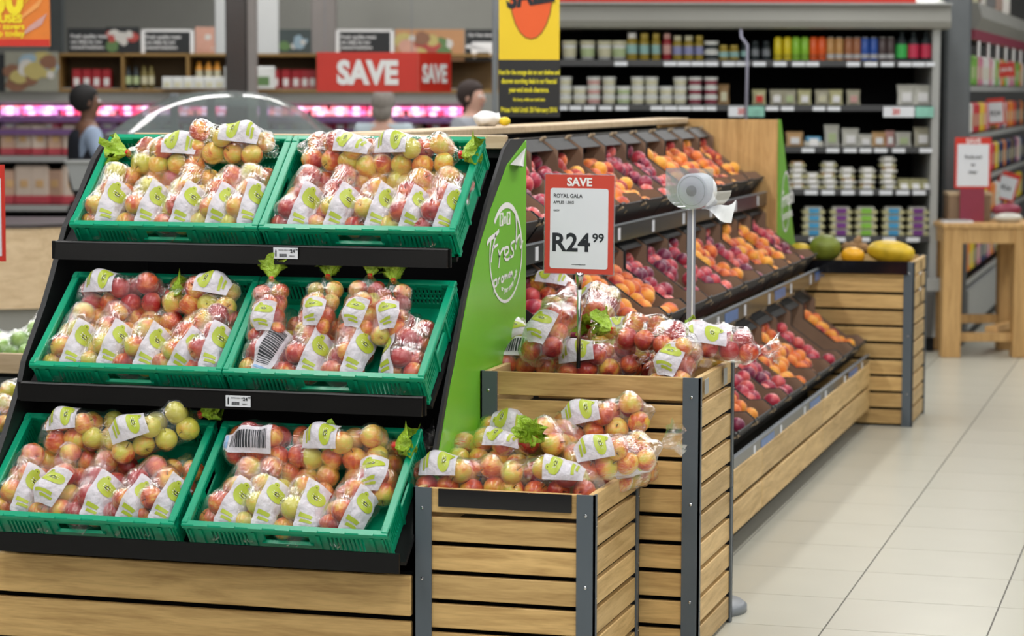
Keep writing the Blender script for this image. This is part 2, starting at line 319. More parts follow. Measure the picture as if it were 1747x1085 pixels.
def crate_meshes():
    f = MB(); slots(f, CW, CH, 0.006, 0.013, [(-0.24, -0.12, -0.085, -0.03, 's'), (-0.07, 0.07, -0.062, -0.032, 'h'), (0.12, 0.24, -0.085, -0.03, 's')])
    for x in (-0.30, -0.265, -0.10, 0.10, 0.265, 0.30): f.box((x-0.005, 0.0, -CH), (x+0.005, 0.006, -0.02))
    f.box((-CW/2, 0.0, -CH), (CW/2, 0.006, -CH+0.012)); f.box((-0.08, 0.0, -0.070), (0.08, 0.008, -0.062))
    b = MB(); slots(b, CW, CH, CD-0.013, CD-0.006, [(-0.27, -0.12, -0.085, -0.025, 's'), (-0.08, 0.08, -0.05, -0.025, 'h'), (0.12, 0.27, -0.085, -0.025, 'g')])
    for x in (-0.29, -0.10, 0.10, 0.29): b.box((x-0.005, CD-0.006, -CH), (x+0.005, CD, -0.02))
    b.box((-0.10, CD-0.02, -0.062), (0.10, CD-0.013, -0.055))
    sides = []
    for s in (-1, 1):
        m = MB(); xo = s*(CW/2-0.006); slots(m, CD-0.02, CH, min(xo, xo-s*0.007), max(xo, xo-s*0.007), [(0.03, 0.13, -0.085, -0.03, 's'), (0.16, 0.26, -0.06, -0.03, 'h'), (0.29, 0.39, -0.085, -0.03, 's')], ax='y')
        m.T = Matrix(); 
        for y in (0.02, 0.145, 0.275, 0.395): m.box((min(xo, xo+s*0.006), y-0.005, -CH), (max(xo, xo+s*0.006), y+0.005, -0.02))
        sides.append(m)
    rim = MB(); t = 0.020; hh = 0.014
    rim.bbox((-CW/2-0.004, -0.004, -hh), (CW/2+0.004, t-0.002, 0.003), 0.003); rim.bbox((-CW/2-0.004, CD-t+0.002, -hh), (CW/2+0.004, CD+0.004, 0.003), 0.003)
    for s in (-1, 1): rim.bbox((min(s*(CW/2+0.004), s*(CW/2-t)), 0, -hh), (max(s*(CW/2+0.004), s*(CW/2-t)), CD, 0.003), 0.003)
    for k in range(-3, 4): rim.box((k*0.085-0.02, CD-t-0.001, -hh-0.004), (k*0.085+0.02, CD-t+0.006, -0.001)); rim.box((k*0.085-0.022, -0.006, -0.001), (k*0.085+0.022, 0.004, 0.0045))
    for sx in (-1, 1):
        for yy in (0.004, CD-0.03): rim.bbox((sx*(CW/2-0.006)-0.010, yy, -0.03), (sx*(CW/2-0.006)+0.010, yy+0.026, 0.006), 0.003)
    bot = MB(); bot.box((-CW/2+0.01, 0.01, -CH), (CW/2-0.01, CD-0.01, -CH+0.006))
    return dict(front_wall=f.mesh('front_wall', GREENP), back_wall=b.mesh('back_wall', GREENP), l=sides[0].mesh('side_wall', GREENP), r=sides[1].mesh('side_wall', GREENP), rim=rim.mesh('rim', GREENP), crate_base=bot.mesh('crate_base', GREENP))
CM = crate_meshes(); CRATE_M = []
CX = [[-3.145, -2.505], [-3.165, -2.525], [-3.215, -2.555]]
RN = ['top', 'middle', 'bottom']; SN = ['left', 'right']
def crate(M, label, group=None):
    t = thing('produce_crate', label, 'crate', group=group, M=M)
    for k, n in (('front_wall', 'front_wall'), ('back_wall', 'back_wall'), ('l', 'side_wall'), ('r', 'side_wall'), ('rim', 'rim'), ('crate_base', 'crate_base')): link(n, CM[k], t)
    return t
for ri, (yf, zf) in enumerate(ROWS):
    for ci, x in enumerate(CX[ri]):
        dt = R(2.5) if ri == 0 else 0
        M = Matrix.Translation((x, yf, zf)) @ Matrix.Rotation(TILT+dt, 4, 'X'); CRATE_M.append(M)
        crate(M, 'green slotted plastic crate of bagged apples, %s crate of the %s shelf' % (SN[ci], RN[ri]), 'green crates on the apple stand')

# ------------------------------------------------------------------ apples and bags
AR = 0.0335
def apple_mesh(seed, m=None, red=True):
    r = random.Random(seed); mb = MB(); n = 14
    prof = []
    for i in range(13):
        a = math.pi*i/12
        rr = AR*math.sin(a)**0.9*(1.0+0.05*math.cos(a)); z = -AR*0.9*math.cos(a)
        if i in (0,): rr, z = 0.002, -AR*0.74
        if i == 1: z = -AR*0.86; 
        if i == 12: rr, z = 0.0015, AR*0.60
        if i == 11: rr, z = AR*0.30, AR*0.84
        prof.append((max(rr, 0.0012), z))
    mb.lathe(prof, n)
    mb.v = [(x*(1+0.03*math.cos(2*math.atan2(y, x)+seed)), y, z*(1+0.05*math.sin(math.atan2(y, x)+seed))) for x, y, z in mb.v]
    mb.cur = 1; mb.tube([(0, 0, AR*0.6), (0.001, 0.001, AR*0.95), (0.004, 0.0, AR*1.12)], 0.0011, 5)
    return mb.mesh('apple', [m or APPLE, STEMM], True)
APPLES = [apple_mesh(s) for s in range(4)]; GAPPLES = [apple_mesh(9, GAPPLE)]

class Bag: pass
def make_bag(seed, L=0.245, label='front', cols=2):
    r = random.Random(seed*13+5); B = Bag(); B.ap = []
    n = int(round((L-0.02)/0.058)); zc = 0.046
    for i in range(n):
        for sgn in (-1, 1):
            B.ap.append(Vector((sgn*0.032+r.uniform(-.004, .004), 0.036+i*(L-0.065)/(n-1)+sgn*0.006+r.uniform(-.005, .005), 0.034+r.uniform(0, .006))))
    for i in range(n-1 if seed % 2 else max(2, n-2)): B.ap.append(Vector((r.uniform(-.018, .018), 0.07+i*(L-0.11)/(n-2)+r.uniform(-.006, .006), 0.078+r.uniform(-.004, .004))))
    NS, NT = 34, 30; s0, s1 = -0.022, L+0.028; rad = []
    for i in range(NS):
        s = s0+(s1-s0)*i/(NS-1); row = []
        for k in range(NT):
            a = 2*math.pi*k/NT; d = Vector((math.cos(a), 0, math.sin(a))); best = 0.0
            for p in B.ap:
                q = p-Vector((0, s, zc)); rr = AR+0.0045; bq = q.dot(d); cq = q.dot(q)-rr*rr; disc = bq*bq-cq
                if disc > 0:
                    best = max(best, bq+math.sqrt(disc))
            row.append(best)
        rad.append(row)
    for it in range(3):
        new = [[0]*NT for _ in range(NS)]
        for i in range(NS):
            for k in range(NT):
                a = 0.0; ww = 0.0
                for di in (-2, -1, 0, 1, 2):
                    for dk in (-2, -1, 0, 1, 2):
                        j = min(max(i+di, 0), NS-1); a += rad[j][(k+dk) % NT]; ww += 1
                new[i][k] = max(rad[i][k], a/ww*1.03)
        rad = new
    for i in range(NS):
        s = s0+(s1-s0)*i/(NS-1)
        for k in range(NT):
            a = 2*math.pi*k/NT; rr = rad[i][k]
            e0 = min(1, (s-s0)/0.028); e1 = min(1, (s1-s)/0.05)
            rr = max(rr, 0.03)*(0.35+0.65*math.sqrt(e0))*(0.16+0.84*math.sqrt(max(e1, 0)))
            wr = 0.0022*math.sin(a*9+s*60*math.sin(seed))*(0.25+0.75*(1-min(e1, e0)))+0.0035*noise.noise(Vector((a*2.6, s*60, seed)))
            fl = 1.0
            rad[i][k] = rr+wr
    def P(s, a, off=0.0):
        fi = (s-s0)/(s1-s0)*(NS-1); i = max(0, min(NS-2, int(fi))); fr = min(max(fi-i, 0), 1); fk = (a/(2*math.pi)*NT) % NT; k = int(fk) % NT; fk -= int(fk)
        g = lambda ii, kk: rad[ii][kk % NT]
        rr = (g(i, k)*(1-fk)+g(i, k+1)*fk)*(1-fr)+(g(i+1, k)*(1-fk)+g(i+1, k+1)*fk)*fr+off
        z = zc+rr*math.sin(a); e0 = min(1, max(0, (s-s0)/0.03)); zz = zc*0.35+(z-zc*0.35)*(0.12+0.88*e0)
        return (rr*math.cos(a)*(1.25-0.25*e0), s, max(0.001, zz))
    mb = MB(); vs = [P(s0+(s1-s0)*i/(NS-1), 2*math.pi*k/NT) for i in range(NS) for k in range(NT)]
    fs = [(i*NT+k, i*NT+(k+1) % NT, (i+1)*NT+(k+1) % NT, (i+1)*NT+k) for i in range(NS-1) for k in range(NT)]
    mb.add(vs, fs); B.film = mb.mesh('film', FILM, True)
    # printed label: strip along one flank, seen from above
    a0, a1 = (R(2), R(72)) if label != 'wide' else (R(48), R(128))
    b0, b1 = (0.004, L*0.60) if label != 'wide' else (L*0.10, L*0.52)
    if label == 'bar': a0, a1, b0, b1 = R(25), R(98), 0.0, L*0.62
    def patch(ua, ub, va, vb, off, nu=8, nv=14, th=None):
        m = MB(); vs = [P(b0+(b1-b0)*(va+(vb-va)*j/nv), a0+(a1-a0)*(ua+(ub-ua)*i/nu), off) for j in range(nv+1) for i in range(nu+1)]
        m.add(vs, [(j*(nu+1)+i, j*(nu+1)+i+1, (j+1)*(nu+1)+i+1, (j+1)*(nu+1)+i) for j in range(nv) for i in range(nu)]); return m
    lm = patch(0, 1, 0, 1, 0.0016, 10, 18); B.label = lm.mesh('label', LABELM, True)
    def blob(cu, cv, ru, rv, off, shape):
        m = MB(); vs = [P(b0+(b1-b0)*cv, a0+(a1-a0)*cu, off)]; NR, NA = 4, 22
        for i in range(1, NR+1):
            for k in range(NA):
                q = 2*math.pi*k/NA; sh = shape(q)*i/NR; vs.append(P(b0+(b1-b0)*(cv+rv*sh*math.sin(q)), a0+(a1-a0)*(cu+ru*sh*math.cos(q)), off))
        fs = [(0, 1+k, 1+(k+1) % NA) for k in range(NA)]
        for i in range(NR-1):
            for k in range(NA): fs.append((1+i*NA+k, 1+i*NA+(k+1) % NA, 1+(i+1)*NA+(k+1) % NA, 1+(i+1)*NA+k))
        m.add(vs, fs); return m
    B.prints = []
    if label == 'bar':
        m = MB(); v = 0.18
        rr2 = random.Random(2)
        while v < 0.9:
            wv = rr2.choice((0.012, 0.02, 0.035)); q = patch(0.2, 0.85, v, v+wv, 0.0032, 5, 1); m.add(q.v, q.f); v += wv+rr2.choice((0.014, 0.022))
        B.prints.append(('barcode', m.mesh('barcode', INK)))
        q = patch(0.1, 0.9, 0.03, 0.12, 0.0032, 5, 2); B.prints.append(('blue_strip', q.mesh('blue_strip', mat('pale_blue_print', (0.25, 0.4, 0.62), 0.4))))
    else:
        shp = lambda q: 1.0-0.22*max(0, math.cos(q-math.pi/2))**8+0.32*max(0, math.cos(q-1.05))**10
        m = blob(0.48, 0.68, 0.38, 0.17, 0.0030, shp)
        q = blob(0.62, 0.87, 0.10, 0.055, 0.0030, lambda q: 1.0); m.add(q.v, q.f)
        q = patch(0.30, 0.85, 0.20, 0.27, 0.0030, 5, 1); m.add(q.v, q.f)
        q = patch(0.22, 0.70, 0.12, 0.17, 0.0030, 5, 1); m.add(q.v, q.f)
        B.prints.append(('logo', m.mesh('logo', LIMEM, True)))
        m = MB()
        for (u, v, du, dv) in ((0.28, 0.715, 0.07, 0.008), (0.40, 0.72, 0.03, 0.02), (0.48, 0.712, 0.09, 0.008), (0.61, 0.715, 0.04, 0.014), (0.30, 0.672, 0.06, 0.008), (0.40, 0.67, 0.07, 0.012), (0.52, 0.672, 0.05, 0.008), (0.61, 0.67, 0.05, 0.012), (0.38, 0.63, 0.22, 0.006)):
            q = patch(u, u+du, v, v+dv, 0.0042, 2, 1); m.add(q.v, q.f)
        B.prints.append(('lettering', m.mesh('lettering', WHITE)))
    # gathered tail beyond the neck
    def tailmesh(kind):
        m = MB(); NR, NA = 7, 26; rr3 = random.Random(seed+40); vs = []
        for i in range(NR):
            t = i/(NR-1)
            for k in range(NA):
                q = 2*math.pi*k/NA; w_ = 0.006+0.036*t**0.8; ruf = 1+0.35*t*math.sin(q*7+seed)+0.5*t*rr3.uniform(-1, 1)
                vs.append((w_*ruf*math.cos(q), s1-0.004+0.052*t+0.014*t*math.sin(q*3+seed)+0.008*t*rr3.uniform(-1, 1), zc+0.004+0.75*w_*ruf*math.sin(q)+0.020*t*t))
        m.add(vs, [(i*NA+k, i*NA+(k+1) % NA, (i+1)*NA+(k+1) % NA, (i+1)*NA+k) for i in range(NR-1) for k in range(NA)])
        return m.mesh('bag_tail', TAILM if kind else FILM, True)
    B.tail = [tailmesh(0), tailmesh(1)]
    c = MB().bbox((-0.008, s1-0.012, zc-0.008), (0.008, s1+0.002, zc+0.012), 0.002); B.clip = c.mesh('clip', CLIPM)
    B.L = L; return B
BAGS = [make_bag(1), make_bag(2), make_bag(3, 0.25), make_bag(4, 0.24, 'wide'), make_bag(5, 0.26, 'wide'), make_bag(6, 0.25, 'bar'), make_bag(7, 0.24), make_bag(8, 0.235, 'wide')]
bag_i = [0]
def bag(M, v, red, tail, label, group, mirror=False, green=False, nolabel=False):
    B = BAGS[v]; bag_i[0] += 1; r = random.Random(bag_i[0]*7)
    t = thing('apple_bag', label, 'bag of apples', group=group, M=M @ Matrix.Diagonal((-1 if mirror else 1, 1, 1, 1)) if False else M)
    F = Matrix.Diagonal((-1, 1, 1, 1)) if mirror else Matrix()
    for p in B.ap:
        a = link('apple', GAPPLES[0] if green else r.choice(APPLES), t, F @ Matrix.Translation(p) @ Matrix.Rotation(r.uniform(0, 6.28), 4, 'Z') @ Matrix.Rotation(r.uniform(0.2, 1.9), 4, 'X') @ Matrix.Scale(r.uniform(0.93, 1.05), 4))
        a.color = (min(1, max(0, red+r.uniform(-0.28, 0.28))), 0, 0, 1)
    link('film', B.film, t, F)
    if not nolabel:
        l = link('printed_label', B.label, t, F)
        for n, me in B.prints: link(n, me, l)
    if tail is not None:
        link('bag_tail', B.tail[tail], t, F)
        if tail: link('clip', B.clip, t, F)
    return t
def lay(cm, x, y, z, ang, tip=0.0, rl=0.0):      # bag lying in a crate frame: x across, y up the slope
    return cm @ Matrix.Translation((x, y, z)) @ Matrix.Scale(1.07, 4) @ Matrix.Rotation(ang, 4, 'Z') @ Matrix.Rotation(tip, 4, 'X') @ Matrix.Rotation(rl, 4, 'Y')
# crate contents: (x, y, z, heading deg, variant, redness, tail, mirror, what, tip)
ZB = -0.088
CONT = [
 # top left
 [(-.245,.022,ZB,-4,0,.30,None,0,'first',0),(-.120,.022,ZB,-4,1,.42,None,0,'second',0),(.005,.022,ZB,-6,2,.30,None,0,'third',0),(.120,.022,ZB,-4,6,.30,None,0,'fourth',0),(.222,.022,ZB,0,0,.28,None,0,'fifth',0),
  (.055,.325,-.05,86,7,.22,1,0,'A1',0),(.265,.345,-.03,86,4,.35,None,1,'A2',0)],
 # top right
 [(-.245,.022,ZB,-8,0,.62,None,0,'first',0),(-.120,.022,ZB,-8,2,.45,None,0,'second',0),(.005,.022,ZB,-4,1,.25,None,0,'third',0),(.115,.022,ZB,-6,6,.42,None,0,'fourth',0),(.218,.022,ZB,-4,0,.62,None,0,'fifth',0),
  (.00,.325,-.04,80,3,.30,None,0,'B1',0),(-.045,.335,-.045,-88,4,.34,1,0,'B2',0)],
 # middle left
 [(-.245,.022,ZB,-6,0,.20,None,0,'first',0),(-.120,.022,ZB,-6,2,.25,None,0,'second',0),(-.005,.022,ZB,-8,1,.30,None,0,'third',0),(.110,.022,ZB,-12,6,.45,None,0,'fourth',0),(.215,.022,ZB,-4,0,.60,None,0,'fifth',0),
  (-.27,.325,-.05,-86,4,.80,1,0,'C1',0),(.28,.315,-.05,86,7,.25,None,0,'C2',0)],
 # middle right
 [(-.235,.022,ZB,-8,5,.45,None,0,'first',0),(-.110,.022,ZB,-6,1,.60,None,0,'second',0),(.03,.022,ZB,-5,2,.75,None,0,'third',0),(.225,.022,ZB,0,6,.65,None,1,'fourth',0),
  (-.215,.135,-.03,10,3,.62,1,0,'D1',.20),(-.075,.16,-.03,2,7,.40,1,0,'D2',.16),(.055,.16,-.03,-4,3,.45,1,0,'D3',.18),(.175,.155,-.03,8,7,.62,1,0,'D4',.14)],
 # bottom left
 [(-.25,.022,ZB,-4,0,.30,None,0,'first',0),(-.125,.022,ZB,-3,4,.50,None,0,'second',0),(-.00,.022,ZB,-8,2,.75,None,0,'third',0),(.115,.022,ZB,-14,6,.78,None,0,'fourth',0),(.205,.03,ZB,-8,1,.62,None,0,'fifth',0),
  (-.22,.325,-.03,-80,3,.22,None,0,'E1',0),(.02,.26,-.01,-62,4,.12,1,0,'E2',0)],
 # bottom right
 [(-.235,.022,ZB,-14,0,.42,None,0,'first',0),(-.115,.022,ZB,-8,2,.25,None,0,'second',0),(.01,.022,ZB,-3,1,.28,None,0,'third',0),(.145,.022,ZB,-10,6,.45,None,0,'fourth',0),(.215,.14,ZB,4,7,.6,None,0,'fifth',0),
  (-.28,.325,-.04,-88,5,.78,1,0,'F1',0),(-.045,.325,-.04,-88,4,.22,1,0,'F2',0)],
]
WHAT = {
 'A1': 'bag of yellow-green apples lying across the back left of the top left crate', 'A2': 'green-tailed bag lying over the back right rim of the top left crate',
 'B1': 'bag of pale red apples lying across the back left of the top right crate', 'B2': 'bag of apples with lime label lying across the back right of the top right crate',
 'C1': 'bag of dark red apples lying across the back left of the middle left crate', 'C2': 'bag of green-yellow apples lying across the back right of the middle left crate',
 'D1': 'upright bag with yellow-green tail at the back left corner of the middle right crate', 'D2': 'bag with leafy green tail, second along the back of the middle right crate',
 'D3': 'bag with upright green tail, third along the back of the middle right crate', 'D4': 'bag with lime tail and red clip at the back right of the middle right crate',
 'E1': 'bag of yellow apples lying across the back left of the bottom left crate', 'E2': 'bag of green-yellow apples tipped diagonally at the back of the bottom left crate',
 'F1': 'bag of red apples with barcode label at the back left of the bottom right crate', 'F2': 'bag of yellow-green apples lying across the back right of the bottom right crate'}
for k, lst in enumerate(CONT):
    cn = RN[k//2]+' '+SN[k % 2]
    for (x, y, z, ang, v, red, tail, mir, what, tip) in lst:
        if what in WHAT: lb = WHAT[what]
        else: lb = '%s front-row bag from the left in the %s crate, %s apples' % (what, cn, 'deep red' if red > .58 else 'pink-red' if red > .35 else 'yellow-pink')
        jy = rnd.uniform(-0.008, 0.01); SC = Matrix.Scale(.82 if what[0] == 'D' else 1.0, 4)
        bag(lay(CRATE_M[k], x+rnd.uniform(-.006, .006), y+(0 if what in WHAT else jy*0.6+.004), z, R(ang+rnd.uniform(-3, 3)), tip, R(rnd.uniform(-6, 6))) @ SC, v, red, tail, lb, 'bags of gala apples', bool(mir))

# ------------------------------------------------------------------ slatted oak bins
def slat_bin(name, label, x0, x1, y0, y1, h, n, group='slatted oak display bins', black_top=False, rz=0.0):
    t = thing(name, label, 'display bin', ((x0+x1)/2, (y0+y1)/2, 0), rz, group); w_, d_ = (x1-x0)/2, (y1-y0)/2; ps = 0.055; pt = 0.006
    for sx in (-1, 1):
        for sy in (-1, 1):
            m = MB(); a, b = sx*w_, sy*d_
            m.box((min(a, a-sx*ps), min(b, b-sy*pt), 0), (max(a, a-sx*ps), max(b, b-sy*pt), h)); m.box((min(a, a-sx*pt), min(b, b-sy*0.028), 0), (max(a, a-sx*pt), max(b, b-sy*0.028), h))
            p = m.build('corner_post', STEEL, t)
            s = MB()
            for zz in (h-0.06, h*0.55, h*0.2): s.ball((a-sx*ps*0.5, b+sy*0.001, zz), 0.005, 5, (1, .5, 1)); s.ball((a+sx*0.001, b-sy*0.015, zz-0.03), 0.004, 5, (.5, 1, 1))
            s.build('screw', CHROME, p)
    pitch = h/n; sh = pitch-0.0145
    fm = {}
    for k in range(n):
        z1 = h-k*pitch-0.001; z0 = max(0.01, z1-sh)
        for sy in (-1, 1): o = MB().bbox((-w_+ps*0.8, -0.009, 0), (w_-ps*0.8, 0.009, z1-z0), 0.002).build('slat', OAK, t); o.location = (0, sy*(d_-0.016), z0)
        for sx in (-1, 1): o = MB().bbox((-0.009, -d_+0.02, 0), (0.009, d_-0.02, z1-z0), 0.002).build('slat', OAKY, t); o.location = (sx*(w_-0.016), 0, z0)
    MB().box((-w_+0.03, -d_+0.03, h-0.16), (w_-0.03, d_-0.03, h-0.148)).build('inner_tray', BLACK, t)
    MB().box((-w_+0.06, -d_+0.06, 0.0), (w_-0.06, d_-0.06, h-0.17)).build('inner_lining', DARK, t)
    return t
SB = slat_bin('slatted_bin', 'low slatted oak bin with grey posts at the front, heaped with bagged apples', -2.208, -1.662, 6.755, 7.33, 0.598, 7)
MBIN = slat_bin('slatted_bin', 'tall slatted oak bin behind the low bin, carrying the price sign and bagged apples', -2.186, -1.482, 7.365, 7.93, 0.873, 10)
FB = slat_bin('slatted_bin', 'slatted oak bin of melons at the far end of the peach display', -2.20, -1.462, 12.86, 13.46, 0.865, 10)
b = MB().box((-2.13+1.935, 6.755-0.006-7.0425, 0.545), (-1.73+1.935, 6.755-7.0425+0.001, 0.597)).build('black_strip', mat('black_gloss', (0.006, 0.006, 0.008), 0.08), SB)
b = MB().box((-0.33, -0.312, 0.80), (0.335, -0.300, 0.868)).build('black_strip', MATS['black_gloss'], FB)
m = MB().box((0.354, 0.05, 0.62), (0.362, 0.09, 0.85)).build('side_ticket', WHITE, FB)
m = MB().box((0.3525, -0.22, 0.815), (0.3545, -0.165, 0.862)).build('steel_plate', GREY2, MBIN); m = MB().box((0.3525, 0.09, 0.81), (0.3545, 0.14, 0.862)).build('steel_plate', GREY2, MBIN)

# heaps of bags: centre pixel, height of the bag's underside, heading (0 = tail away), tip, variant, redness, tail, label
def heap(px, py, z, ang, v, red, tail, lb, grp, tip=0.0, roll=0.0, mirror=False, dy=0.0, sc=1.08, sx=1.0):
    c = at_z(px, py, z+0.05); B = BAGS[v]
    M = Matrix.Translation((c.x, c.y+dy, z)) @ Matrix.Rotation(R(ang), 4, 'Z') @ Matrix.Rotation(R(tip), 4, 'X') @ Matrix.Translation((0, 0, .046)) @ Matrix.Rotation(R(roll), 4, 'Y') @ Matrix.Translation((0, 0, -.046)) @ Matrix.Scale(sc, 4) @ Matrix.Translation((0, -B.L/2, 0))
    bag(M, v, red, tail, lb, grp, mirror)
G1 = 'bags of gala apples heaped in the low bin'; G2 = 'bags of gala apples heaped in the tall bin'
zt = 0.598
heap(785, 812, zt-.035, -84, 4, .55, 0, 'bag of rosy apples lying along the front left rim of the low bin', G1, roll=35, dy=-.02)
heap(938, 816, zt-.030, 94, 4, .42, None, 'bag with torn lime label along the front right of the low bin', G1, roll=-42, dy=-.02)
heap(1062, 805, zt-.05, -10, 0, .55, None, 'bag hidden at the right side rim of the low bin', G1)
heap(838, 768, zt+.02, 84, 3, .35, 0, 'bag with white label behind the front left bag of the low bin', G1, roll=-30)
heap(850, 738, zt+.03, 86, 7, .15, None, 'yellow bag peeking out at the back left of the low bin', G1, roll=-40)
heap(942, 752, zt+.055, 176, 0, .50, 1, 'bag facing the camera with green tie in the middle of the low bin', G1, tip=8)
heap(1030, 716, zt+.10, -78, 4, .48, None, 'topmost bag with lime print, back right of the low bin heap', G1, tip=12, roll=38)
heap(1045, 776, zt+.035, -66, 3, .60, 0, 'bag with crumpled white label at the right of the low bin heap', G1, tip=10, roll=40)
heap(990, 750, zt-.02, 80, 0, .50, None, 'bag buried in the middle of the low bin heap', G1)
heap(900, 775, zt-.01, 84, 2, .45, None, 'bag between the front pair and the tied bag of the low bin', G1, roll=-20)
zt = 0.873
heap(862, 562, zt+.035, 30, 7, .38, None, 'bag drooping over the left corner of the tall bin', G2, tip=40)
heap(948, 548, zt+.085, -14, 3, .60, None, 'bag with purple-white label left of the sign pole in the tall bin', G2, tip=42)
heap(918, 497, zt+.13, 84, 7, .45, None, 'pink bag topmost at the back left of the tall bin heap', G2, dy=.05, roll=-20)
heap(1012, 524, zt+.085, 185, 2, .55, 1, 'bag with green tail right behind the sign pole in the tall bin', G2, tip=-20, dy=.05)
heap(915, 613, zt-.045, -88, 5, .62, None, 'bag with barcode label at the front left rim of the tall bin', G2, roll=8, dy=0.0)
heap(1018, 613, zt-.035, -80, 4, .70, None, 'bag with large white label at the front middle of the tall bin', G2, tip=8, roll=40, dy=0.0)
heap(1062, 578, zt+.01, -80, 7, .22, 1, 'pale yellow bag at the back middle of the tall bin', G2, dy=.05, roll=20)
heap(1120, 577, zt+.04, 80, 0, .62, 1, 'cloudy bag of pink apples behind the right front bag of the tall bin', G2, tip=6)
heap(1158, 606, zt-.01, -8, 3, .40, None, 'bag standing at the right front rim of the tall bin', G2, tip=40, dy=0.02)
heap(1212, 586, zt+.02, -66, 6, .68, 0, 'bag with long clear tail pointing right over the tall bin side', G2, tip=-10)
heap(985, 592, zt-.06, 84, 2, .5, None, 'bag buried in the middle of the tall bin heap', G2)
heap(1222, 604, zt-.045, -4, 0, .55, None, 'bag along the right side rim of the tall bin', G2)
heap(1100, 625, zt-.07, 80, 2, .5, None, 'bag half sunk behind the front rim of the tall bin', G2)

# ------------------------------------------------------------------ price sign on the tall bin
def price_sign(name, lb, o, xa, w_, h_, hdr=0.14):
    t = thing(name, lb, 'price sign', M=plane_M(o, xa, (0, 0, 1)))
    return t
sp = at_y(988, 383, 7.52); k_ = 7.55/FPX
t = thing('price_sign', 'red and white card sign reading SAVE, Royal Gala R24.99 on a steel pole', 'price sign', M=plane_M(sp, (1, 0.06, 0.0), (0, 0, 1)) @ Matrix.Rotation(R(-0.5), 4, 'Z'))
W2, H2 = 0.110, 0.156
MB().bbox((-W2-.004, -H2-.004, -0.006), (W2+.004, H2+.004, -0.001), 0.002).build('clear_holder', ACRYL, t)
MB().box((-W2, -H2, -0.001), (W2, H2, 0.001)).build('red_card', REDD, t)
def rr(mb, x0, x1, y0, y1, r, z0, z1):
    pts = []
    for cx, cy, a in ((x1-r, y1-r, 0), (x0+r, y1-r, 90), (x0+r, y0+r, 180), (x1-r, y0+r, 270)):
        for k in range(5): q = R(a+k*22.5); pts.append((cx+r*math.cos(q), cy+r*math.sin(q)))
    return mb.prism(pts, 2, z0, z1)
rr(MB(), -W2+.017, W2-.017, -H2+.016, H2-.042, 0.008, 0.001, 0.002).build('white_panel', PAPER, t)
Tz = lambda x, y: Matrix.Translation((x, y, 0.0024))
text('save_text', 'SAVE', 0.036, Tz(0, H2-.034), WHITE, t, 0.035, 'CENTER')
text('product_text', 'ROYAL GALA', 0.0175, Tz(-W2+.027, H2-.072), INK, t, 0.012, sx=.88); text('weight_text', 'APPLES 1.5KG', 0.0125, Tz(-W2+.027, H2-.091), INK, t, 0.01, sx=.88)
text('unit_text', 'EACH', 0.007, Tz(-W2+.028, H2-.115), INK, t, 0.01)
text('price_text', 'R24', 0.080, Tz(-W2+.021, -H2+.072), INK, t, 0.025, sx=.98); text('cents_text', '99', 0.038, Tz(0.043, -H2+.102), INK, t, 0.022)
text('website_text', 'www.picknpay.co.za', 0.0055, Tz(0, -H2+.028), INK, t, 0.01, 'CENTER')
m = MB(); m.tube([(0.003, -H2, -0.004), (0.003, -H2-0.30, -0.004)], 0.0068, 10); m.lathe([(0.007, -H2-0.05), (0.012, -H2-0.01), (0.016, -H2+.004)], 12, True, Matrix(((1,0,0,.003),(0,0,1,0),(0,1,0,-.004),(0,0,0,1)))); m.build('pole', CHROME, t, True)

# ------------------------------------------------------------------ carrier bag roll on a floor stand
bp = at_z(1201, 1040, 0); bp = Vector((bp.x, bp.y, 0))
t = thing('bag_dispenser', 'clear acrylic holder with a white roll of plastic bags on a tall pole', 'bag dispenser', bp)
MB().lathe([(0.145, 0), (0.145, 0.022), (0.13, 0.034), (0.02, 0.04)], 36).build('base_disc', STEEL2, t, True)
zt_ = at_y(1180, 357, bp.y).z
xt = at_y(1180, 357, bp.y).x-bp.x
MB().bbox((xt-.013, -.010, 0.03), (xt+.013, 0.010, zt_), 0.002).build('pole', mat('pole_grey', (0.36, 0.38, 0.45), 0.25, 0.3), t)
MB().bbox((xt+.004, -.0115, 0.6), (xt+.009, -.0095, zt_), 0.0005).build('pole_groove', WHITE, t)
hx = xt+0.0; hz = at_y(1180, 325, bp.y).z
ax = Vector((0.27, 0.96, 0)).normalized()
rc = Vector((xt+0.012, -0.015, hz)); 
def ringM(off): return Matrix.Translation(rc+ax*off) @ Vector((0, 0, 1)).rotation_difference(ax).to_matrix().to_4x4()
rl = MB().lathe([(0.018, 0), (0.056, 0.0), (0.058, 0.003), (0.058, 0.072), (0.056, 0.075), (0.018, 0.075), (0.018, 0)], 40, False, ringM(-0.02)).build('bag_roll', mat('roll_white', (0.78, 0.80, 0.80), 0.45, vary=0.04, bump=.1), t, True)
MB().lathe([(0.0175, -0.006), (0.0175, 0.07)], 20, True, ringM(-0.02)).build('roll_core', mat('core_grey', (0.12, 0.12, 0.13), .5), t, True)
MB().lathe([(0.048, -0.001), (0.049, -0.0015), (0.050, -0.001)], 30, False, ringM(-0.02)).build('roll_ring', GREY2, t, True)
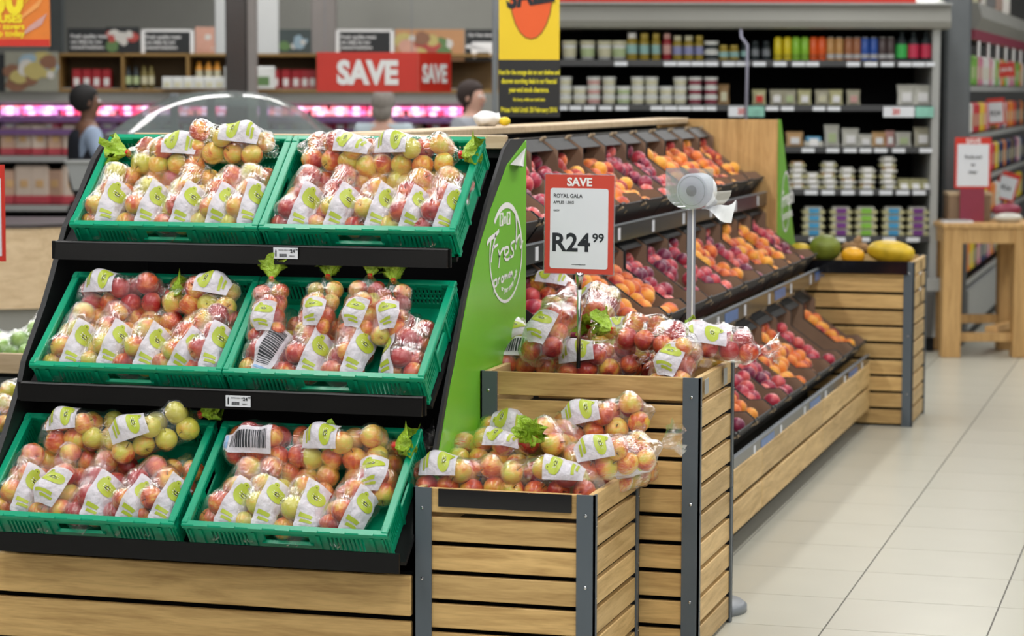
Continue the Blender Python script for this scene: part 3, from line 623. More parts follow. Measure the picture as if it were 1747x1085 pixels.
# acrylic U: curved sheet open at top plus end cheek
side = ax.cross(Vector((0, 0, 1)))
prof = []
for k in range(13):
    a = math.pi*k/12; prof.append((-0.088*math.cos(a), -0.062*math.sin(a)-0.0))
prof = [(-0.088, 0.075)]+prof+[(0.088, 0.0)]
acm = MB(); vs = []
for o_ in (-0.035, 0.10):
    for (p, q) in prof: vs.append(tuple(rc+ax*o_+Vector((0.80, -.6, 0)).normalized()*0+side*0+Vector((ax.y*0, 0, 0))+(-side)*(-p)*1.0+Vector((0, 0, q))))
n_ = len(prof); acm.add(vs, [(i, i+1, n_+i+1, n_+i) for i in range(n_-1)]); acm.build('acrylic_tray', ACRYL, t, True)
ck = MB(); pts = [rc-ax*0.036+side*p+Vector((0, 0, q)) for p, q in prof]+[rc-ax*0.036+side*0.088+Vector((0, 0, 0.075))]
cp = [tuple(p) for p in pts]+[tuple(p-ax*0.003) for p in pts]; n_ = len(pts)
ck.add(cp, [tuple(range(n_)), tuple(range(n_, 2*n_))[::-1]]+[(i, (i+1) % n_, n_+(i+1) % n_, n_+i) for i in range(n_)]); ck.build('acrylic_cheek', ACRYL, t)
fl = MB(); q0 = rc+ax*0.03+Vector((0.0, 0, -0.055)); vs = []
for i in range(9):
    for j in range(5):
        u, v_ = i/8, j/4; p = q0+Vector((0.015+0.105*u, -0.02-0.02*u, -0.012*u-0.03*u*(1-u)+0.0))+Vector((0.01*v_, .03*v_, (v_-.5)*(0.012+0.075*u**2)))+Vector((0, 0, 0.008*math.sin(u*7+v_*5))); vs.append(tuple(p))
fl.add(vs, [(i*5+j, i*5+j+1, (i+1)*5+j+1, (i+1)*5+j) for i in range(8) for j in range(4)]); fl.build('loose_bag_end', MATS['roll_white'], t, True)

# ------------------------------------------------------------------ green side sign
GX = -2.186
gp = [(898, 239), (866, 281), (838, 358), (813.7, 439), (798, 510), (783, 592), (769, 660), (752.7, 754), (738, 830)]
P2 = [at_x(x, y, GX) for x, y in gp]; bk = P2[0].y
outg = [(p.y, p.z) for p in P2]+[(bk, 0.45)]
t = thing('side_sign', 'tall green side panel with white Fresh promise lettering and peeling top corner', 'sign', (GX, 7.4, 0))
G0 = Matrix.Translation((-GX, -7.4, 0))
def gmb(): m = MB(); m.T = G0.copy(); return m
gmb().prism(outg, 0, GX-0.003, GX).build('green_sheet', GREENS, t)
bo = [at_x(x, y, GX) for x, y in ((893, 237), (872.5, 238), (862, 254.5), (832, 350), (809.6, 439), (793, 510), (777, 592), (764.5, 660), (747, 757), (733, 832))]
gmb().prism([(p.y, p.z) for p in bo]+[(bk-.002, 0.45), (bk-.002, P2[0].z)], 0, GX-0.013, GX-0.003).build('backing_board', mat('board_black', (0.025, 0.025, 0.027), 0.6, vary=.2), t)
def gl(pts, w0, name='stroke', m=WHITE, off=0.002):       # stroke drawn on the panel
    mb = gmb(); q = [at_x(x, y, GX) for x, y in pts]; n = len(q); L_, R_ = [], []
    # Catmull refine
    ref = []
    for i in range(n-1):
        p0, p1, p2, p3 = q[max(i-1, 0)], q[i], q[i+1], q[min(i+2, n-1)]
        for k in range(4):
            s = k/4; ref.append(0.5*((2*p1)+(p2-p0)*s+(2*p0-5*p1+4*p2-p3)*s*s+(3*p1-p0-3*p2+p3)*s**3))
    ref.append(q[-1]); n = len(ref)
    for i, p in enumerate(ref):
        d = (ref[min(i+1, n-1)]-ref[max(i-1, 0)]); d.x = 0; d.normalize(); nn = Vector((0, -d.z, d.y)); wv = w0*(0.75+0.25*math.sin(math.pi*i/(n-1)))
        L_.append((GX+off, p.y+nn.y*wv/2, p.z+nn.z*wv/2)); R_.append((GX+off, p.y-nn.y*wv/2, p.z-nn.z*wv/2))
    mb.add(L_+R_, [(i, i+1, n+i+1, n+i) for i in range(n-1)]); return mb.build(name, m, t)
def c8(pts): return [(800+x*.2765, 320+y*.2765) for x, y in pts]
for s, w0 in (([(108, 352), (122, 322), (160, 292), (182, 264)], .022), ([(163, 288), (152, 340), (140, 400), (134, 462)], .018), ([(146, 372), (160, 362), (176, 350)], .014),
              ([(178, 385), (186, 430), (180, 496)], .015), ([(184, 430), (198, 388), (216, 372)], .015), ([(213, 425), (238, 400), (240, 372), (222, 372), (214, 405), (220, 440), (240, 442), (256, 415)], .014),
              ([(278, 330), (260, 342), (256, 366), (270, 392), (268, 420), (248, 430)], .014), ([(284, 150), (290, 250), (284, 385)], .016), ([(286, 350), (300, 305), (312, 300), (314, 372), (330, 325)], .014)):
    gl(c8(s), w0*.72, 'fresh_lettering')
for s in ([(146, 570), (152, 600), (150, 660)], [(150, 580), (166, 565), (168, 600), (154, 612)], [(176, 560), (178, 595)], [(177, 570), (188, 553)], [(196, 560), (206, 548), (208, 575), (198, 582), (195, 562)], [(212, 545), (214, 572)], [(213, 552), (222, 540), (224, 568)], [(225, 548), (232, 538), (234, 562)],
          [(241, 530), (242, 556)], [(252, 520), (246, 530), (252, 542), (246, 552)], [(256, 545), (264, 532), (260, 520), (255, 535), (262, 548)]):
    gl(c8(s), .009, 'promise_lettering')
# circle
cxp = [(862+28*math.cos(R(a)), 431+88*math.sin(R(a))) for a in range(0, 361, 12)]
cc = at_x(863, 431, GX); rad_z = 0.163; ry = (at_x(891, 431, GX).y-at_x(835, 431, GX).y)/2
ring = gmb(); vs = []; N_ = 60
for i in range(N_):
    a = 2*math.pi*i/N_; wv = .010+.009*max(0, math.sin(a))
    vs += [(GX+.0015, cc.y+(ry)*math.cos(a), cc.z+rad_z*math.sin(a)), (GX+.0015, cc.y+(ry-wv)*math.cos(a), cc.z+(rad_z-wv)*math.sin(a))]
ring.add(vs, [(2*i, 2*((i+1) % N_), 2*((i+1) % N_)+1, 2*i+1) for i in range(N_) if not (22 < i < 26)]); ring.build('ring', WHITE, t)
SIDE = lambda y, z, off=.0025, rot=0: G0 @ plane_M((GX+off, y, z), (0, 1, 0), (0, 0, 1)) @ Matrix.Rotation(rot, 4, 'Z')
lg = at_x(852, 386, GX); wl = 0.038
for k, ch in enumerate('PnP'):
    y0 = lg.y+k*(wl+.004)
    if ch == 'P': gmb().box((GX, y0, lg.z), (GX+.002, y0+wl, lg.z+.042)).build('logo_box', WHITE, t); text('logo_letter', ch, .044, SIDE(y0+.007, lg.z+.006, .0026), GREENS, t, .03, sx=.9)
    else: text('logo_letter', ch, .050, SIDE(y0+.003, lg.z+.006, .0026), WHITE, t, .02, sx=1.1)
msg = 'or your money back'
for i, ch in enumerate(msg):
    if ch == ' ': continue
    a = R(248+i*(82/len(msg))); text('motto_letter', ch, .026, SIDE(cc.y+(ry-.045)*math.cos(a), cc.z+(rad_z-.035)*math.sin(a), .0026, a+math.pi/2), WHITE, t, .01, 'CENTER')
# peeled corner
pe = gmb(); a_, b_, c_ = at_x(895, 252, GX), at_x(868, 281, GX), at_x(884, 286, GX); vs = []
for i in range(9):
    s = i/8; p = a_.lerp(b_, s); q = a_.lerp(c_, min(1, s*1.05)); bl = .018*math.sin(math.pi*min(1, s*1.1))
    for j in range(5): k = j/4; r_ = p.lerp(q, k); vs.append((GX+.004+.03*math.sin(math.pi*k)*s, r_.y, r_.z+bl*k*.3))
pe.add(vs, [(i*5+j, i*5+j+1, (i+1)*5+j+1, (i+1)*5+j) for i in range(8) for j in range(4)]); pe.build('peeled_flap', mat('flap_back', (.5, .5, .48), .4, vary=.1), t, True)

# ------------------------------------------------------------------ peach island
IY0, IY1 = 7.95, 12.83
isl = thing('island_display', 'long stepped fruit island with oak base boards and black shelves of peach cartons', 'display island', (-2.3, 10.4, 0))
I0 = Matrix.Translation((2.3, -10.4, 0))
def imb(): m = MB(); m.T = I0.copy(); return m
SH = [(-2.25, 1.30), (-1.97, 0.90), (-1.70, 0.455)]; IT = R(36)
for ri, (xf, zf) in enumerate(SH):
    M = I0 @ Matrix.Translation((xf, 0, zf)) @ Matrix.Rotation(R(90), 4, 'Z') @ Matrix.Rotation(IT, 4, 'X')
    mb = MB(); mb.T = M; mb.box((IY0, 0.0, -0.125), (IY1, 0.50, -0.114)); mb.build('shelf_deck', DARK, isl)
    rl = imb().box((xf+0.002, IY0, zf-0.145), (xf+0.014, IY1, zf-0.080)).build('price_rail', mat('rail_smoke', (0.022, 0.025, 0.028), 0.15, vary=.5, vscale=3), isl)
    imb().box((xf-.002, IY0, zf-0.080), (xf+0.016, IY1, zf-0.076)).build('rail_lip', STEEL2, rl)
    y = IY0+0.25; k = 0
    while y < IY1-0.1:
        imb().box((xf+0.0142, y, zf-0.138), (xf+0.0155, y+0.04, zf-0.090)).build('rail_ticket', PAPER, rl); y += 0.62
        if k % 2 == ri % 2 and ri: imb().box((xf+.0142, y-.45, zf-.136), (xf+.0152, y-.15, zf-.090)).build('blue_ticket', mat('blue_print', (.06, .16, .42), .3, vary=.4, vscale=20), rl)
        k += 1
zz = [(0.335, 0.220), (0.203, 0.09)]
for (z1, z0) in zz:
    for (ya, yb) in ((7.6, 9.62), (9.625, 11.22), (11.225, 12.84)): 
        o = imb().bbox((-1.70, ya, z0), (-1.682, yb, z1), 0.003).build('base_board', OAKY, isl)
imb().box((-2.6, 8.0, 0.0), (-2.0, 12.8, 0.20)).build('plinth', DARK, isl)
imb().box((-2.72, 7.9, 0.2), (-2.70, 12.83, 1.56)).build('back_panel', DARK, isl)
for (ya, yb) in ((7.74, 9.6), (9.605, 12.1), (12.105, 12.83)): imb().bbox((-2.83, ya, 1.578), (-2.66, yb, 1.608), .004).build('top_ledge', PALE, isl)
imb().bbox((-2.83, IY1+.002, 0.55), (-2.185, IY1+.03, 1.600), .003).build('end_panel', OAKZ, isl)
imb().box((-2.66, 7.9, 1.48), (-2.60, 12.83, 1.56)).build('top_channel', BLACK, isl)
# far green sign, narrow
fz = thing('side_sign', 'far green side panel with white lettering beside the melon bin', 'sign', (-2.186, 13.2, 0))
FZ = Matrix.Translation((2.186, -13.2, 0))
m = MB(); m.T = FZ; m.prism([(12.87, 1.60), (12.93, 1.60), (13.15, 1.30), (13.40, .95), (13.62, .80), (12.87, .70)], 0, -2.19, -2.182); m.build('green_sheet', GREENS, fz)
m = MB(); m.T = FZ; m.prism([(12.865, 1.607), (12.90, 1.607), (12.90, .75), (12.865, .75)], 0, -2.21, -2.19); m.build('edge_board', BLACK, fz)
cf = (13.10, 1.16); rg_ = MB(); rg_.T = FZ; vs = []
for i in range(48):
    a = 2*math.pi*i/48; vs += [(-2.180, cf[0]+.13*math.cos(a), cf[1]+.165*math.sin(a)), (-2.180, cf[0]+.112*math.cos(a), cf[1]+.150*math.sin(a))]
rg_.add(vs, [(2*i, 2*((i+1) % 48), 2*((i+1) % 48)+1, 2*i+1) for i in range(48)]); rg_.build('ring', WHITE, fz)
text('fresh_text', 'Fresh', .12, FZ @ plane_M((-2.179, 12.97, 1.13), (0, 1, .25), (0, 0, 1)), WHITE, fz, .02, shear=.3, sx=.8); text('promise_text', 'promise', .07, FZ @ plane_M((-2.179, 12.99, 1.06), (0, 1, .25), (0, 0, 1)), WHITE, fz, .01, sx=.8)

# cartons
KW, KD, KH = 0.385, 0.43, 0.113
def carton_meshes():
    f = MB(); f.bbox((-KW/2, -0.002, -KH), (KW/2, 0.004, -0.004), .001)
    for s in (-1, 1): f.box((s*KW/2-s*.0-.035 if s > 0 else -KW/2, -.004, -.012), (s*KW/2 if s > 0 else -KW/2+.035, .004, .004))
    b = MB(); b.box((-KW/2, KD-.004, -KH), (KW/2, KD, 0.0)); b.box((-KW/2+.01, KD-.075, -.001), (KW/2-.01, KD, .003))
    tabs = MB()
    for s in (-1, 1):
        tabs.tube([(s*(KW/2-.02), KD-.01, .0), (s*(KW/2-.015), KD-.012, .022)], .006, 6); tabs.tube([(s*(KW/2-.02), .002, -.03), (s*(KW/2-.012), -.008, -.012)], .006, 6)
    tabs.box((-.05, -.0045, -.055), (-.03, -.002, -.04))
    pr = [(0, -KH), (0, -.005), (.05, -.002), (.10, -.042), (KD-.13, -.042), (KD-.09, .012), (KD, .012), (KD, -KH)]
    so = MB(); si = MB()
    sides_ = []
    for s in (-1, 1):
        so, si = MB(), MB(); so.prism(pr, 0, min(s*KW/2, s*(KW/2-.003)), max(s*KW/2, s*(KW/2-.003))); si.prism([(a, b-.001) for a, b in pr], 0, min(s*(KW/2-.0032), s*(KW/2-.006)), max(s*(KW/2-.0032), s*(KW/2-.006)))
        sides_ += [('side_panel', so.mesh('side_panel', CHAR)), ('kraft_lining', si.mesh('kraft_lining', KRAFT))]
    bs = MB().box((-KW/2+.003, .004, -KH), (KW/2-.003, KD-.004, -KH+.004))
    return [('front_panel', f.mesh('front_panel', CHAR)), ('back_panel', b.mesh('back_panel', CHAR)), ('card_tab', tabs.mesh('card_tab', TAB)), ('carton_base', bs.mesh('carton_base', KRAFT))]+sides_
KM = carton_meshes()
def fruit_mesh(seed, m, r0):
    mb = MB(); prof = [(max(.001, r0*math.sin(math.pi*i/9)), -r0*.92*math.cos(math.pi*i/9)) for i in range(10)]; prof[-1] = (.001, r0*.78); prof[-2] = (r0*.33, r0*.88)
    mb.lathe(prof, 12, False); mb.v = [(x*(1-.06*max(0, math.cos(math.atan2(y, x)))**8), y, z) for x, y, z in mb.v]; return mb.mesh('fruit', m, True)
FP = fruit_mesh(1, PEACH, .037); FL = fruit_mesh(2, PLUM, .035)
KIND = ['oooppoppooppo', 'pooppopoppoop', 'ppopoppoppoop']
KIND = ['opppooppoooo', 'ppoopppopoop', 'ppppoppooppo']
LV = ['top', 'middle', 'bottom']; cnt = {'o': 0, 'p': 0}
for ri, (xf, zf) in enumerate(SH):
    n = 12; pitch = (IY1-IY0)/n
    for k in range(n):
        if ri == 2 and k < 2: continue
        yc = IY0+(k+.5)*pitch; tw = rnd.uniform(-.02, .02)
        M = Matrix.Translation((xf, yc, zf)) @ Matrix.Rotation(R(90)+tw, 4, 'Z') @ Matrix.Rotation(IT, 4, 'X')
        kd = KIND[ri][k]; word = 'orange-red peaches' if kd == 'o' else 'pink-red plums'
        lbn = '%s from near end, %s island shelf' % (NTH[k], LV[ri])
        c = thing('fruit_carton', 'carton of %s, %s' % (word, lbn), 'carton', group='open cartons of stone fruit', M=M)
        for nme, me in KM: link(nme, me, c)
        cand = []
        for iy in range(7):
            for ix in range(5): cand.append((-.145+ix*.07+(.018 if iy % 2 else -.018)+rnd.uniform(-.01, .01), .045+iy*.054+rnd.uniform(-.008, .008)))
        keep = [q for q in cand if abs(q[0]) < KW/2-.04]
        rnd.shuffle(keep); keep = sorted(keep[:15], key=lambda q: q[1]) if False else keep[:18]
        for (x, y) in keep:
            if cnt[kd] >= 298: break
            cnt[kd] += 1
            o = link('peach' if kd == 'o' else 'plum', FP if kd == 'o' else FL, None, M @ Matrix.Translation((x, y, -KH+.038+rnd.choice((0, 0, .010, .022)))) @ Matrix.Rotation(rnd.uniform(0, 6), 4, 'Z') @ Matrix.Rotation(rnd.uniform(0, 2), 4, 'X') @ Matrix.Scale(rnd.uniform(.92, 1.12), 4))
            o.color = (min(1, max(0, rnd.gauss(.42 if kd == 'o' else .5, .26))), 0, 0, 1)
            tag(o, '%s in the %s carton from the near end on the %s island shelf' % ('ripe orange-red peach' if kd == 'o' else 'pink-red plum', NTH[k], LV[ri]), 'peach' if kd == 'o' else 'plum', '%s in the %s carton of the %s shelf' % ('peaches' if kd == 'o' else 'plums', NTH[k], LV[ri]))

# melons, papayas and roots in the far bin
def melon(px, py, rx, ry_, rz_, col, lb, nm, cat, heading=0, Y=13.0, spots=None):
    p = at_y(px, py, Y); m = MB(); prof = [(math.sin(math.pi*i/14)**.85*1.0+.001, -math.cos(math.pi*i/14)) for i in range(15)]; m.lathe(prof, 22, False, Matrix.Rotation(R(90), 4, 'Y'))
    m.v = [(x*rx, y*ry_*(1+.06*math.sin(5*math.atan2(z, y))), z*rz_) for x, y, z in m.v]
    o = m.build(nm, col, None, True); o.location = (p.x, Y, p.z); o.rotation_euler = (0, R(rnd.uniform(-6, 6)), heading); tag(o, lb, cat); return o
MY = mat('melon_yellow', (.62, .42, .02), .45, vary=.5, vscale=14); MG = mat('melon_green', (.16, .20, .02), .5, vary=.6, vscale=12); MO = mat('melon_orange', (.80, .38, .01), .4, vary=.35, vscale=12); GI = mat('root_tan', (.28, .16, .07), .8, vary=.3, vscale=20, bump=.6, bscale=30)
melon(1364, 430, .065, .05, .05, MY, 'small yellow-green papaya at the left of the melon bin', 'papaya', 'papaya')
melon(1408, 423, .083, .08, .072, MG, 'round dark green melon, second from left in the far bin', 'melon', 'melon')
melon(1455, 436, .062, .05, .045, MO, 'small orange papaya in front of the ginger root', 'papaya', 'papaya', 0, 12.95)
melon(1520, 430, .125, .08, .062, MY, 'large oval yellow melon with brown patch at the right of the bin', 'melon', 'melon')
melon(1385, 438, .05, .05, .045, MO, 'half-hidden orange papaya between the two green melons', 'papaya', 'papaya', 0, 13.1)
p = at_y(1460, 422, 13.1); m = MB()
for a, b_, r_ in (((-.06, 0, -.02), (.03, 0, .01), .028), ((0, 0, 0), (.02, .02, .055), .022), ((.01, 0, 0), (.08, 0, -.02), .026), ((-.03, 0, 0), (-.075, .01, .0), .02)): m.tube([a, Vector(a).lerp(Vector(b_), .5)+Vector((0, 0, .008)), b_], [r_, r_*1.1, r_*.6], 9)
o = m.build('ginger_root', GI, None, True); o.location = p; tag(o, 'knobbly tan ginger root between the round melon and the large yellow melon', 'ginger')

# ------------------------------------------------------------------ back of the shop: helpers
def bthing(name, lb, cat, u, d, z=0.0, group=None, rz=0.0): return thing(name, lb, cat, bw(u, d, z), BROT+rz, group)
def U(px, D): return uz(px, 154, D)[0]
def Z(py, D, px=873): return uz(px, py, D)[1]
WALLM = mat('wall_paint', (0.27, 0.27, 0.245), 0.7, vary=0.04)
m = MB(); m.box((-13, 0, 0), (-.1, .2, 5)); ow = struct('wall_back', m, WALLM); ow.location = bw(0, 24.2); ow.rotation_euler.z = BROT
m = MB(); m.box((-.1, 0, 0), (9, .2, 5)); ow = struct('wall_rear', m, mat('wall_rear_dark', (.10, .10, .10), .7)); ow.location = bw(0, 27.5); ow.rotation_euler.z = BROT

# ------------------------------------------------------------------ tall open fridge on the right
FD = 16.5
uL, uR = U(862, FD), U(1603, FD)
fr = bthing('display_fridge', 'long black open-front fridge with five shelves under a grey canopy', 'fridge', 0, FD)
MB().box((uL, 0.75, 0.0), (uR, 0.80, 2.35)).build('back_panel', DARK, fr)
MB().box((uL, 0.05, 0.0), (uR, 0.78, 0.10)).build('kick_plate', BLACK, fr)
zc0, zc1 = Z(48, FD), Z(7, FD)
MB().prism([(-0.02, zc0), (0.78, zc0), (0.78, zc1+.1), (0.05, zc1+.01), (-.03, zc1), (-.06, zc0+.05), (-.045, zc0+.01)], 0, uL, uR+.06).build('canopy', GREY, fr, False)
MB().box((uL, 0.0, zc1+.012), (U(1560, FD), 0.03, zc1+.2)).build('red_header', RED, fr)
MB().box((uL, -0.07, zc1-.002), (uR+.065, -0.03, zc1+.012)).build('canopy_edge', GREY2, fr)
MB().box((uR-.05, 0.0, 0.1), (uR, 0.80, zc0)).build('end_panel', GREY2, fr)
MB().box((uR-.12, -.1, .42), (uR+.06, .5, .50)).build('base_lip', GREY2, fr)
MB().prism([(0.0, .1), (-.1, .40), (-.06, .46), (.1, .45), (.1, .1)], 0, uL, uR-.02).build('base_front', mat('base_grey', (.10, .10, .10), .4), fr)
SHY = [103, 179, 250, 322, 402]; SHZ = [Z(y, FD) for y in SHY]; shelves = []
for k, z in enumerate(SHZ):
    s = MB().box((uL, 0.0, z-.012), (uR-.05, 0.75, z)).build('shelf', mat('shelf_black', (.012, .012, .013), .4), fr)
    MB().box((uL, -.006, z-.035), (uR-.05, .0, z+.006)).build('shelf_edge', mat('shelf_edge_m', (.05, .052, .055), .35), s); shelves.append(s)
def tickets(k, spans, h=.028):
    for (a, b_) in spans:
        x = U(a, FD); x1 = U(b_, FD)
        while x < x1-.02: MB().box((x, -.010, SHZ[k]-.034), (min(x+.085, x1), -.006, SHZ[k]-.034+h)).build('ticket', PAPER, shelves[k]); x += .092
tickets(0, [(1048, 1074), (1132, 1228), (1232, 1280), (1284, 1310), (1319, 1345), (1351, 1398), (1444, 1470), (1474, 1498), (1502, 1528), (1532, 1594)])
tickets(1, [(955, 968), (972, 992), (996, 1016), (1022, 1044), (1050, 1072), (1110, 1222), (1307, 1328), (1333, 1356), (1387, 1408), (1412, 1436)])
tickets(2, [(1369, 1394), (1411, 1436), (1441, 1466), (1468, 1488), (1493, 1516), (1524, 1548), (1570, 1593)])
tickets(3, [(1375, 1400), (1404, 1430), (1438, 1462), (1470, 1494), (1503, 1527), (1532, 1556), (1560, 1586)])
tickets(4, [(1384, 1408), (1424, 1449), (1466, 1490), (1510, 1536), (1551, 1577)])
for (a, b_, c) in ((1243, 1270, 'tick'), (1274, 1304, 'p'), (1507, 1560, 't'), (1562, 1593, 'p')):
    MB().box((U(a, FD), -.016, SHZ[1]-.075), (U(b_, FD), -.011, SHZ[1]-.005)).build('promo_ticket', PAPER if c != 'p' else mat('teal_print', (.25, .55, .45), .4, vary=.5, vscale=15), shelves[1])
    if c != 'p': text('promo_text', '20', .05, plane_M((U(a, FD)+.06, -.018, SHZ[1]-.055), (1, 0, 0), (0, 0, 1)), RED, shelves[1], .03)
MB().tube([(U(1262, FD), -.03, Z(50, FD)), (U(1262, FD), -.06, Z(62, FD)), (U(1273, FD), -.05, Z(76, FD)), (U(1273, FD), -.03, Z(205, FD))], .009, 8).build('upright', mat('upright_lilac', (.42, .42, .55), .4), fr, True)

def product(name, cat, lb, px, k, w_, h_, shape, cols, group, dz=0.0, dd=0.10, rz=0.0):
    u = U(px, FD); t = bthing(name, lb, cat, u, FD+dd, SHZ[k]+dz, group, rz); s = FD/FPX; W, H_ = w_*s, h_*s; r = W/2
    if shape == 'tub':
        MB().lathe([(r*.82, 0), (r*.95, H_*.82)], 18).build('tub', cols[0], t, True); MB().lathe([(r, H_*.80), (r, H_*.97), (r*.9, H_)], 18).build('lid', cols[1], t, True)
        if len(cols) > 2: MB().lathe([(r*.875, H_*.2), (r*.945, H_*.62)], 18, False).build('band', cols[2], t, True)
    elif shape == 'jar':
        MB().lathe([(r*.9, 0), (r, H_*.05), (r, H_*.68), (r*.75, H_*.8)], 16).build('jar_body', cols[0], t, True); MB().lathe([(r*.8, H_*.79), (r*.8, H_*.99), (r*.7, H_)], 16).build('lid', cols[1], t, True)
        MB().lathe([(r*1.01, H_*.25), (r*1.01, H_*.58)], 16, False).build('jar_label', cols[2], t, True)
    elif shape == 'can':
        MB().lathe([(r*.85, 0), (r, H_*.04), (r, H_*.90), (r*.75, H_*.97)], 16).build('can_body', cols[0], t, True); MB().lathe([(r*.76, H_*.965), (r*.76, H_)], 16).build('can_top', cols[1], t, True)
        MB().lathe([(r*1.01, H_*.12), (r*1.01, H_*.3)], 16, False).build('can_band', cols[2], t, True)
    elif shape == 'bottle':
        MB().lathe([(r*.9, 0), (r, H_*.04), (r, H_*.66), (r*.4, H_*.84), (r*.36, H_*.92)], 16).build('bottle_body', cols[0], t, True); MB().lathe([(r*.42, H_*.91), (r*.42, H_)], 12).build('cap', cols[1], t, True)
        MB().lathe([(r*1.02, H_*.12), (r*1.02, H_*.58)], 16, False).build('bottle_label', cols[2], t, True)
    elif shape == 'pack':
        m = MB(); N = 7; vs = []
        for i in range(N+1):
            for s_ in (0, 1):
                for j in range(N+1):
                    x = (i/N-.5)*W; z = j/N*H_; th = .022*math.sin(math.pi*i/N)**.5*math.sin(math.pi*j/N)**.5 if 0 < i < N and 0 < j < N else .0
                    vs.append((x*(1-.08*math.sin(math.pi*j/N)), (-1 if s_ == 0 else 1)*(th+.001)+.25*z, z))
        q = lambda i, s_, j: i*2*(N+1)+s_*(N+1)+j
        fs = [(q(i, 0, j), q(i+1, 0, j), q(i+1, 0, j+1), q(i, 0, j+1)) for i in range(N) for j in range(N)]+[(q(i, 1, j+1), q(i+1, 1, j+1), q(i+1, 1, j), q(i, 1, j)) for i in range(N) for j in range(N)]
        m.add(vs, fs); m.build('packet', cols[0], t, True)
        MB().box((-W*.25, -.026+.08*H_, H_*.2), (W*.25, -.018+.08*H_, H_*.62)).build('packet_label', cols[1], t)
    elif shape == 'tray':
        MB().bbox((-r, -.06, 0), (r, .06, H_*.55), .006).build('tray', cols[0], t); MB().bbox((-r*.8, -.05, H_*.5), (r*.8, .05, H_), .008).build('filling', cols[1], t); MB().box((-r*.45, -.063, H_*.1), (r*.45, -.0595, H_*.8)).build('tray_label', cols[2], t)
    elif shape == 'wedge':
        MB().prism([(-.07, 0), (.05, 0), (.06, H_), (.03, H_)], 0, -r, r).build('wedge', cols[0], t); MB().prism([(-.072, .0), (-.068, 0), (-.018, H_*.55), (-.022, H_*.55)], 0, -r*.6, r*.6).build('wedge_label', cols[1], t)
    return t
cm = lambda n, c, r=.4: mat(n, c, r, vary=.1, vscale=20)
TUBW = cm('tub_white', (.72, .74, .72)); CREAM = cm('tub_cream', (.62, .60, .42)); GOLD = cm('gold_lid', (.50, .38, .08)); OLIVE = cm('olive_jar', (.35, .26, .03)); TEALB = cm('teal_band', (.30, .52, .50)); MAROON = cm('maroon_band', (.25, .03, .06)); PINKB = cm('pink_band', (.62, .35, .32)); LGREEN = cm('green_band', (.45, .55, .30)); BLU = cm('blue_band', (.28, .30, .52)); DJ = cm('dark_jar', (.02, .03, .035))
i = 0
for px in (972, 1003, 1032, 1057): product('yoghurt_pail', 'pail', '%s white pail from the left on the top fridge shelf' % NTH[i], px, 0, 26, 34, 'tub', [TUBW, CREAM, LGREEN if i % 2 else CREAM], 'white pails on the top fridge shelf'); i += 1
JJ = [(1079, 19, 48, OLIVE, WHITE, TEALB), (1100, 17, 47, OLIVE, GOLD, TEALB), (1120, 15, 47, OLIVE, GOLD, TEALB), (1139, 15, 47, cm('red_jar', (.35, .02, .03)), PINKB, PINKB), (1157, 17, 43, OLIVE, CREAM, BLU), (1176, 17, 43, OLIVE, CREAM, BLU), (1194, 15, 43, OLIVE, GOLD, BLU), (1236, 17, 27, OLIVE, GOLD, TEALB), (1254, 17, 27, OLIVE, GOLD, TEALB), (1272, 13, 30, DJ, DJ, TEALB), (1290, 14, 34, DJ, DJ, STEEL2), (1309, 14, 34, DJ, DJ, STEEL2)]
for i, (px, w_, h_, a, b_, c_) in enumerate(JJ): product('condiment_jar', 'jar', '%s jar from the left on the top fridge shelf, %s' % (NTH[i], 'red with pink label' if i == 3 else 'dark glass' if i > 8 else 'olive with pale label'), px, 0, w_, h_, 'jar', [a, b_, c_], 'jars on the top fridge shelf')
for s_ in range(2): product('small_tub', 'tub', '%s of the two stacked white tubs between the jars' % ('lower', 'upper')[s_], 1215, 0, 26, 17, 'tub', [TUBW, TUBW, DJ], 'stacked tubs between the jars', s_*17*FD/FPX)
CN = [(1329, 'yellow', (.80, .65, .02)), (1345, 'yellow', (.80, .65, .02)), (1360, 'green', (.30, .62, .05)), (1375, 'green', (.30, .62, .05)), (1390, 'orange', (.85, .13, .02)), (1404, 'orange', (.85, .13, .02)), (1419, 'amber', (.62, .34, .12)), (1434, 'amber', (.62, .34, .12)), (1450, 'brown', (.42, .17, .08)), (1464, 'brown', (.55, .25, .12)), (1478, 'blue', (.04, .12, .48)), (1493, 'blue', (.04, .12, .48)), (1508, 'black', (.10, .07, .07)), (1522, 'black', (.12, .10, .10))]
for i, (px, nm, c_) in enumerate(CN): product('drink_can', 'can', '%s %s drink can of the row on the top fridge shelf' % (NTH[i], nm), px, 0, 14.5, 41, 'can', [cm('can_'+nm, c_, .3), cm('can_top_m', (.45, .45, .42)) if i > 5 else cm('can_'+nm, c_), cm('can_band_'+('w' if i > 5 else nm), (.5, .5, .5) if i > 5 else tuple(x*.6 for x in c_))], 'drink cans on the top fridge shelf')
for i, (px, c_) in enumerate(((1541, (.05, .50, .10)), (1561, (.65, .04, .10)), (1583, (.65, .04, .10)))): product('juice_bottle', 'bottle', 'black-capped bottle with %s label at the right end of the top fridge shelf' % ('green', 'red', 'crimson')[i], px, 0, 20, 50, 'bottle', [DJ, DJ, cm('blabel%d' % i, c_)], 'dark bottles on the top fridge shelf')
ST = [(965, 3, 'w'), (990, 2, 'w'), (1014, 3, 'p'), (1040, 3, 'w'), (1065, 2, 'g'), (1089, 3, 'w'), (1113, 3, 'w'), (1138, 2, 'w'), (1162, 3, 'w'), (1188, 3, 'm'), (1215, 3, 'm')]
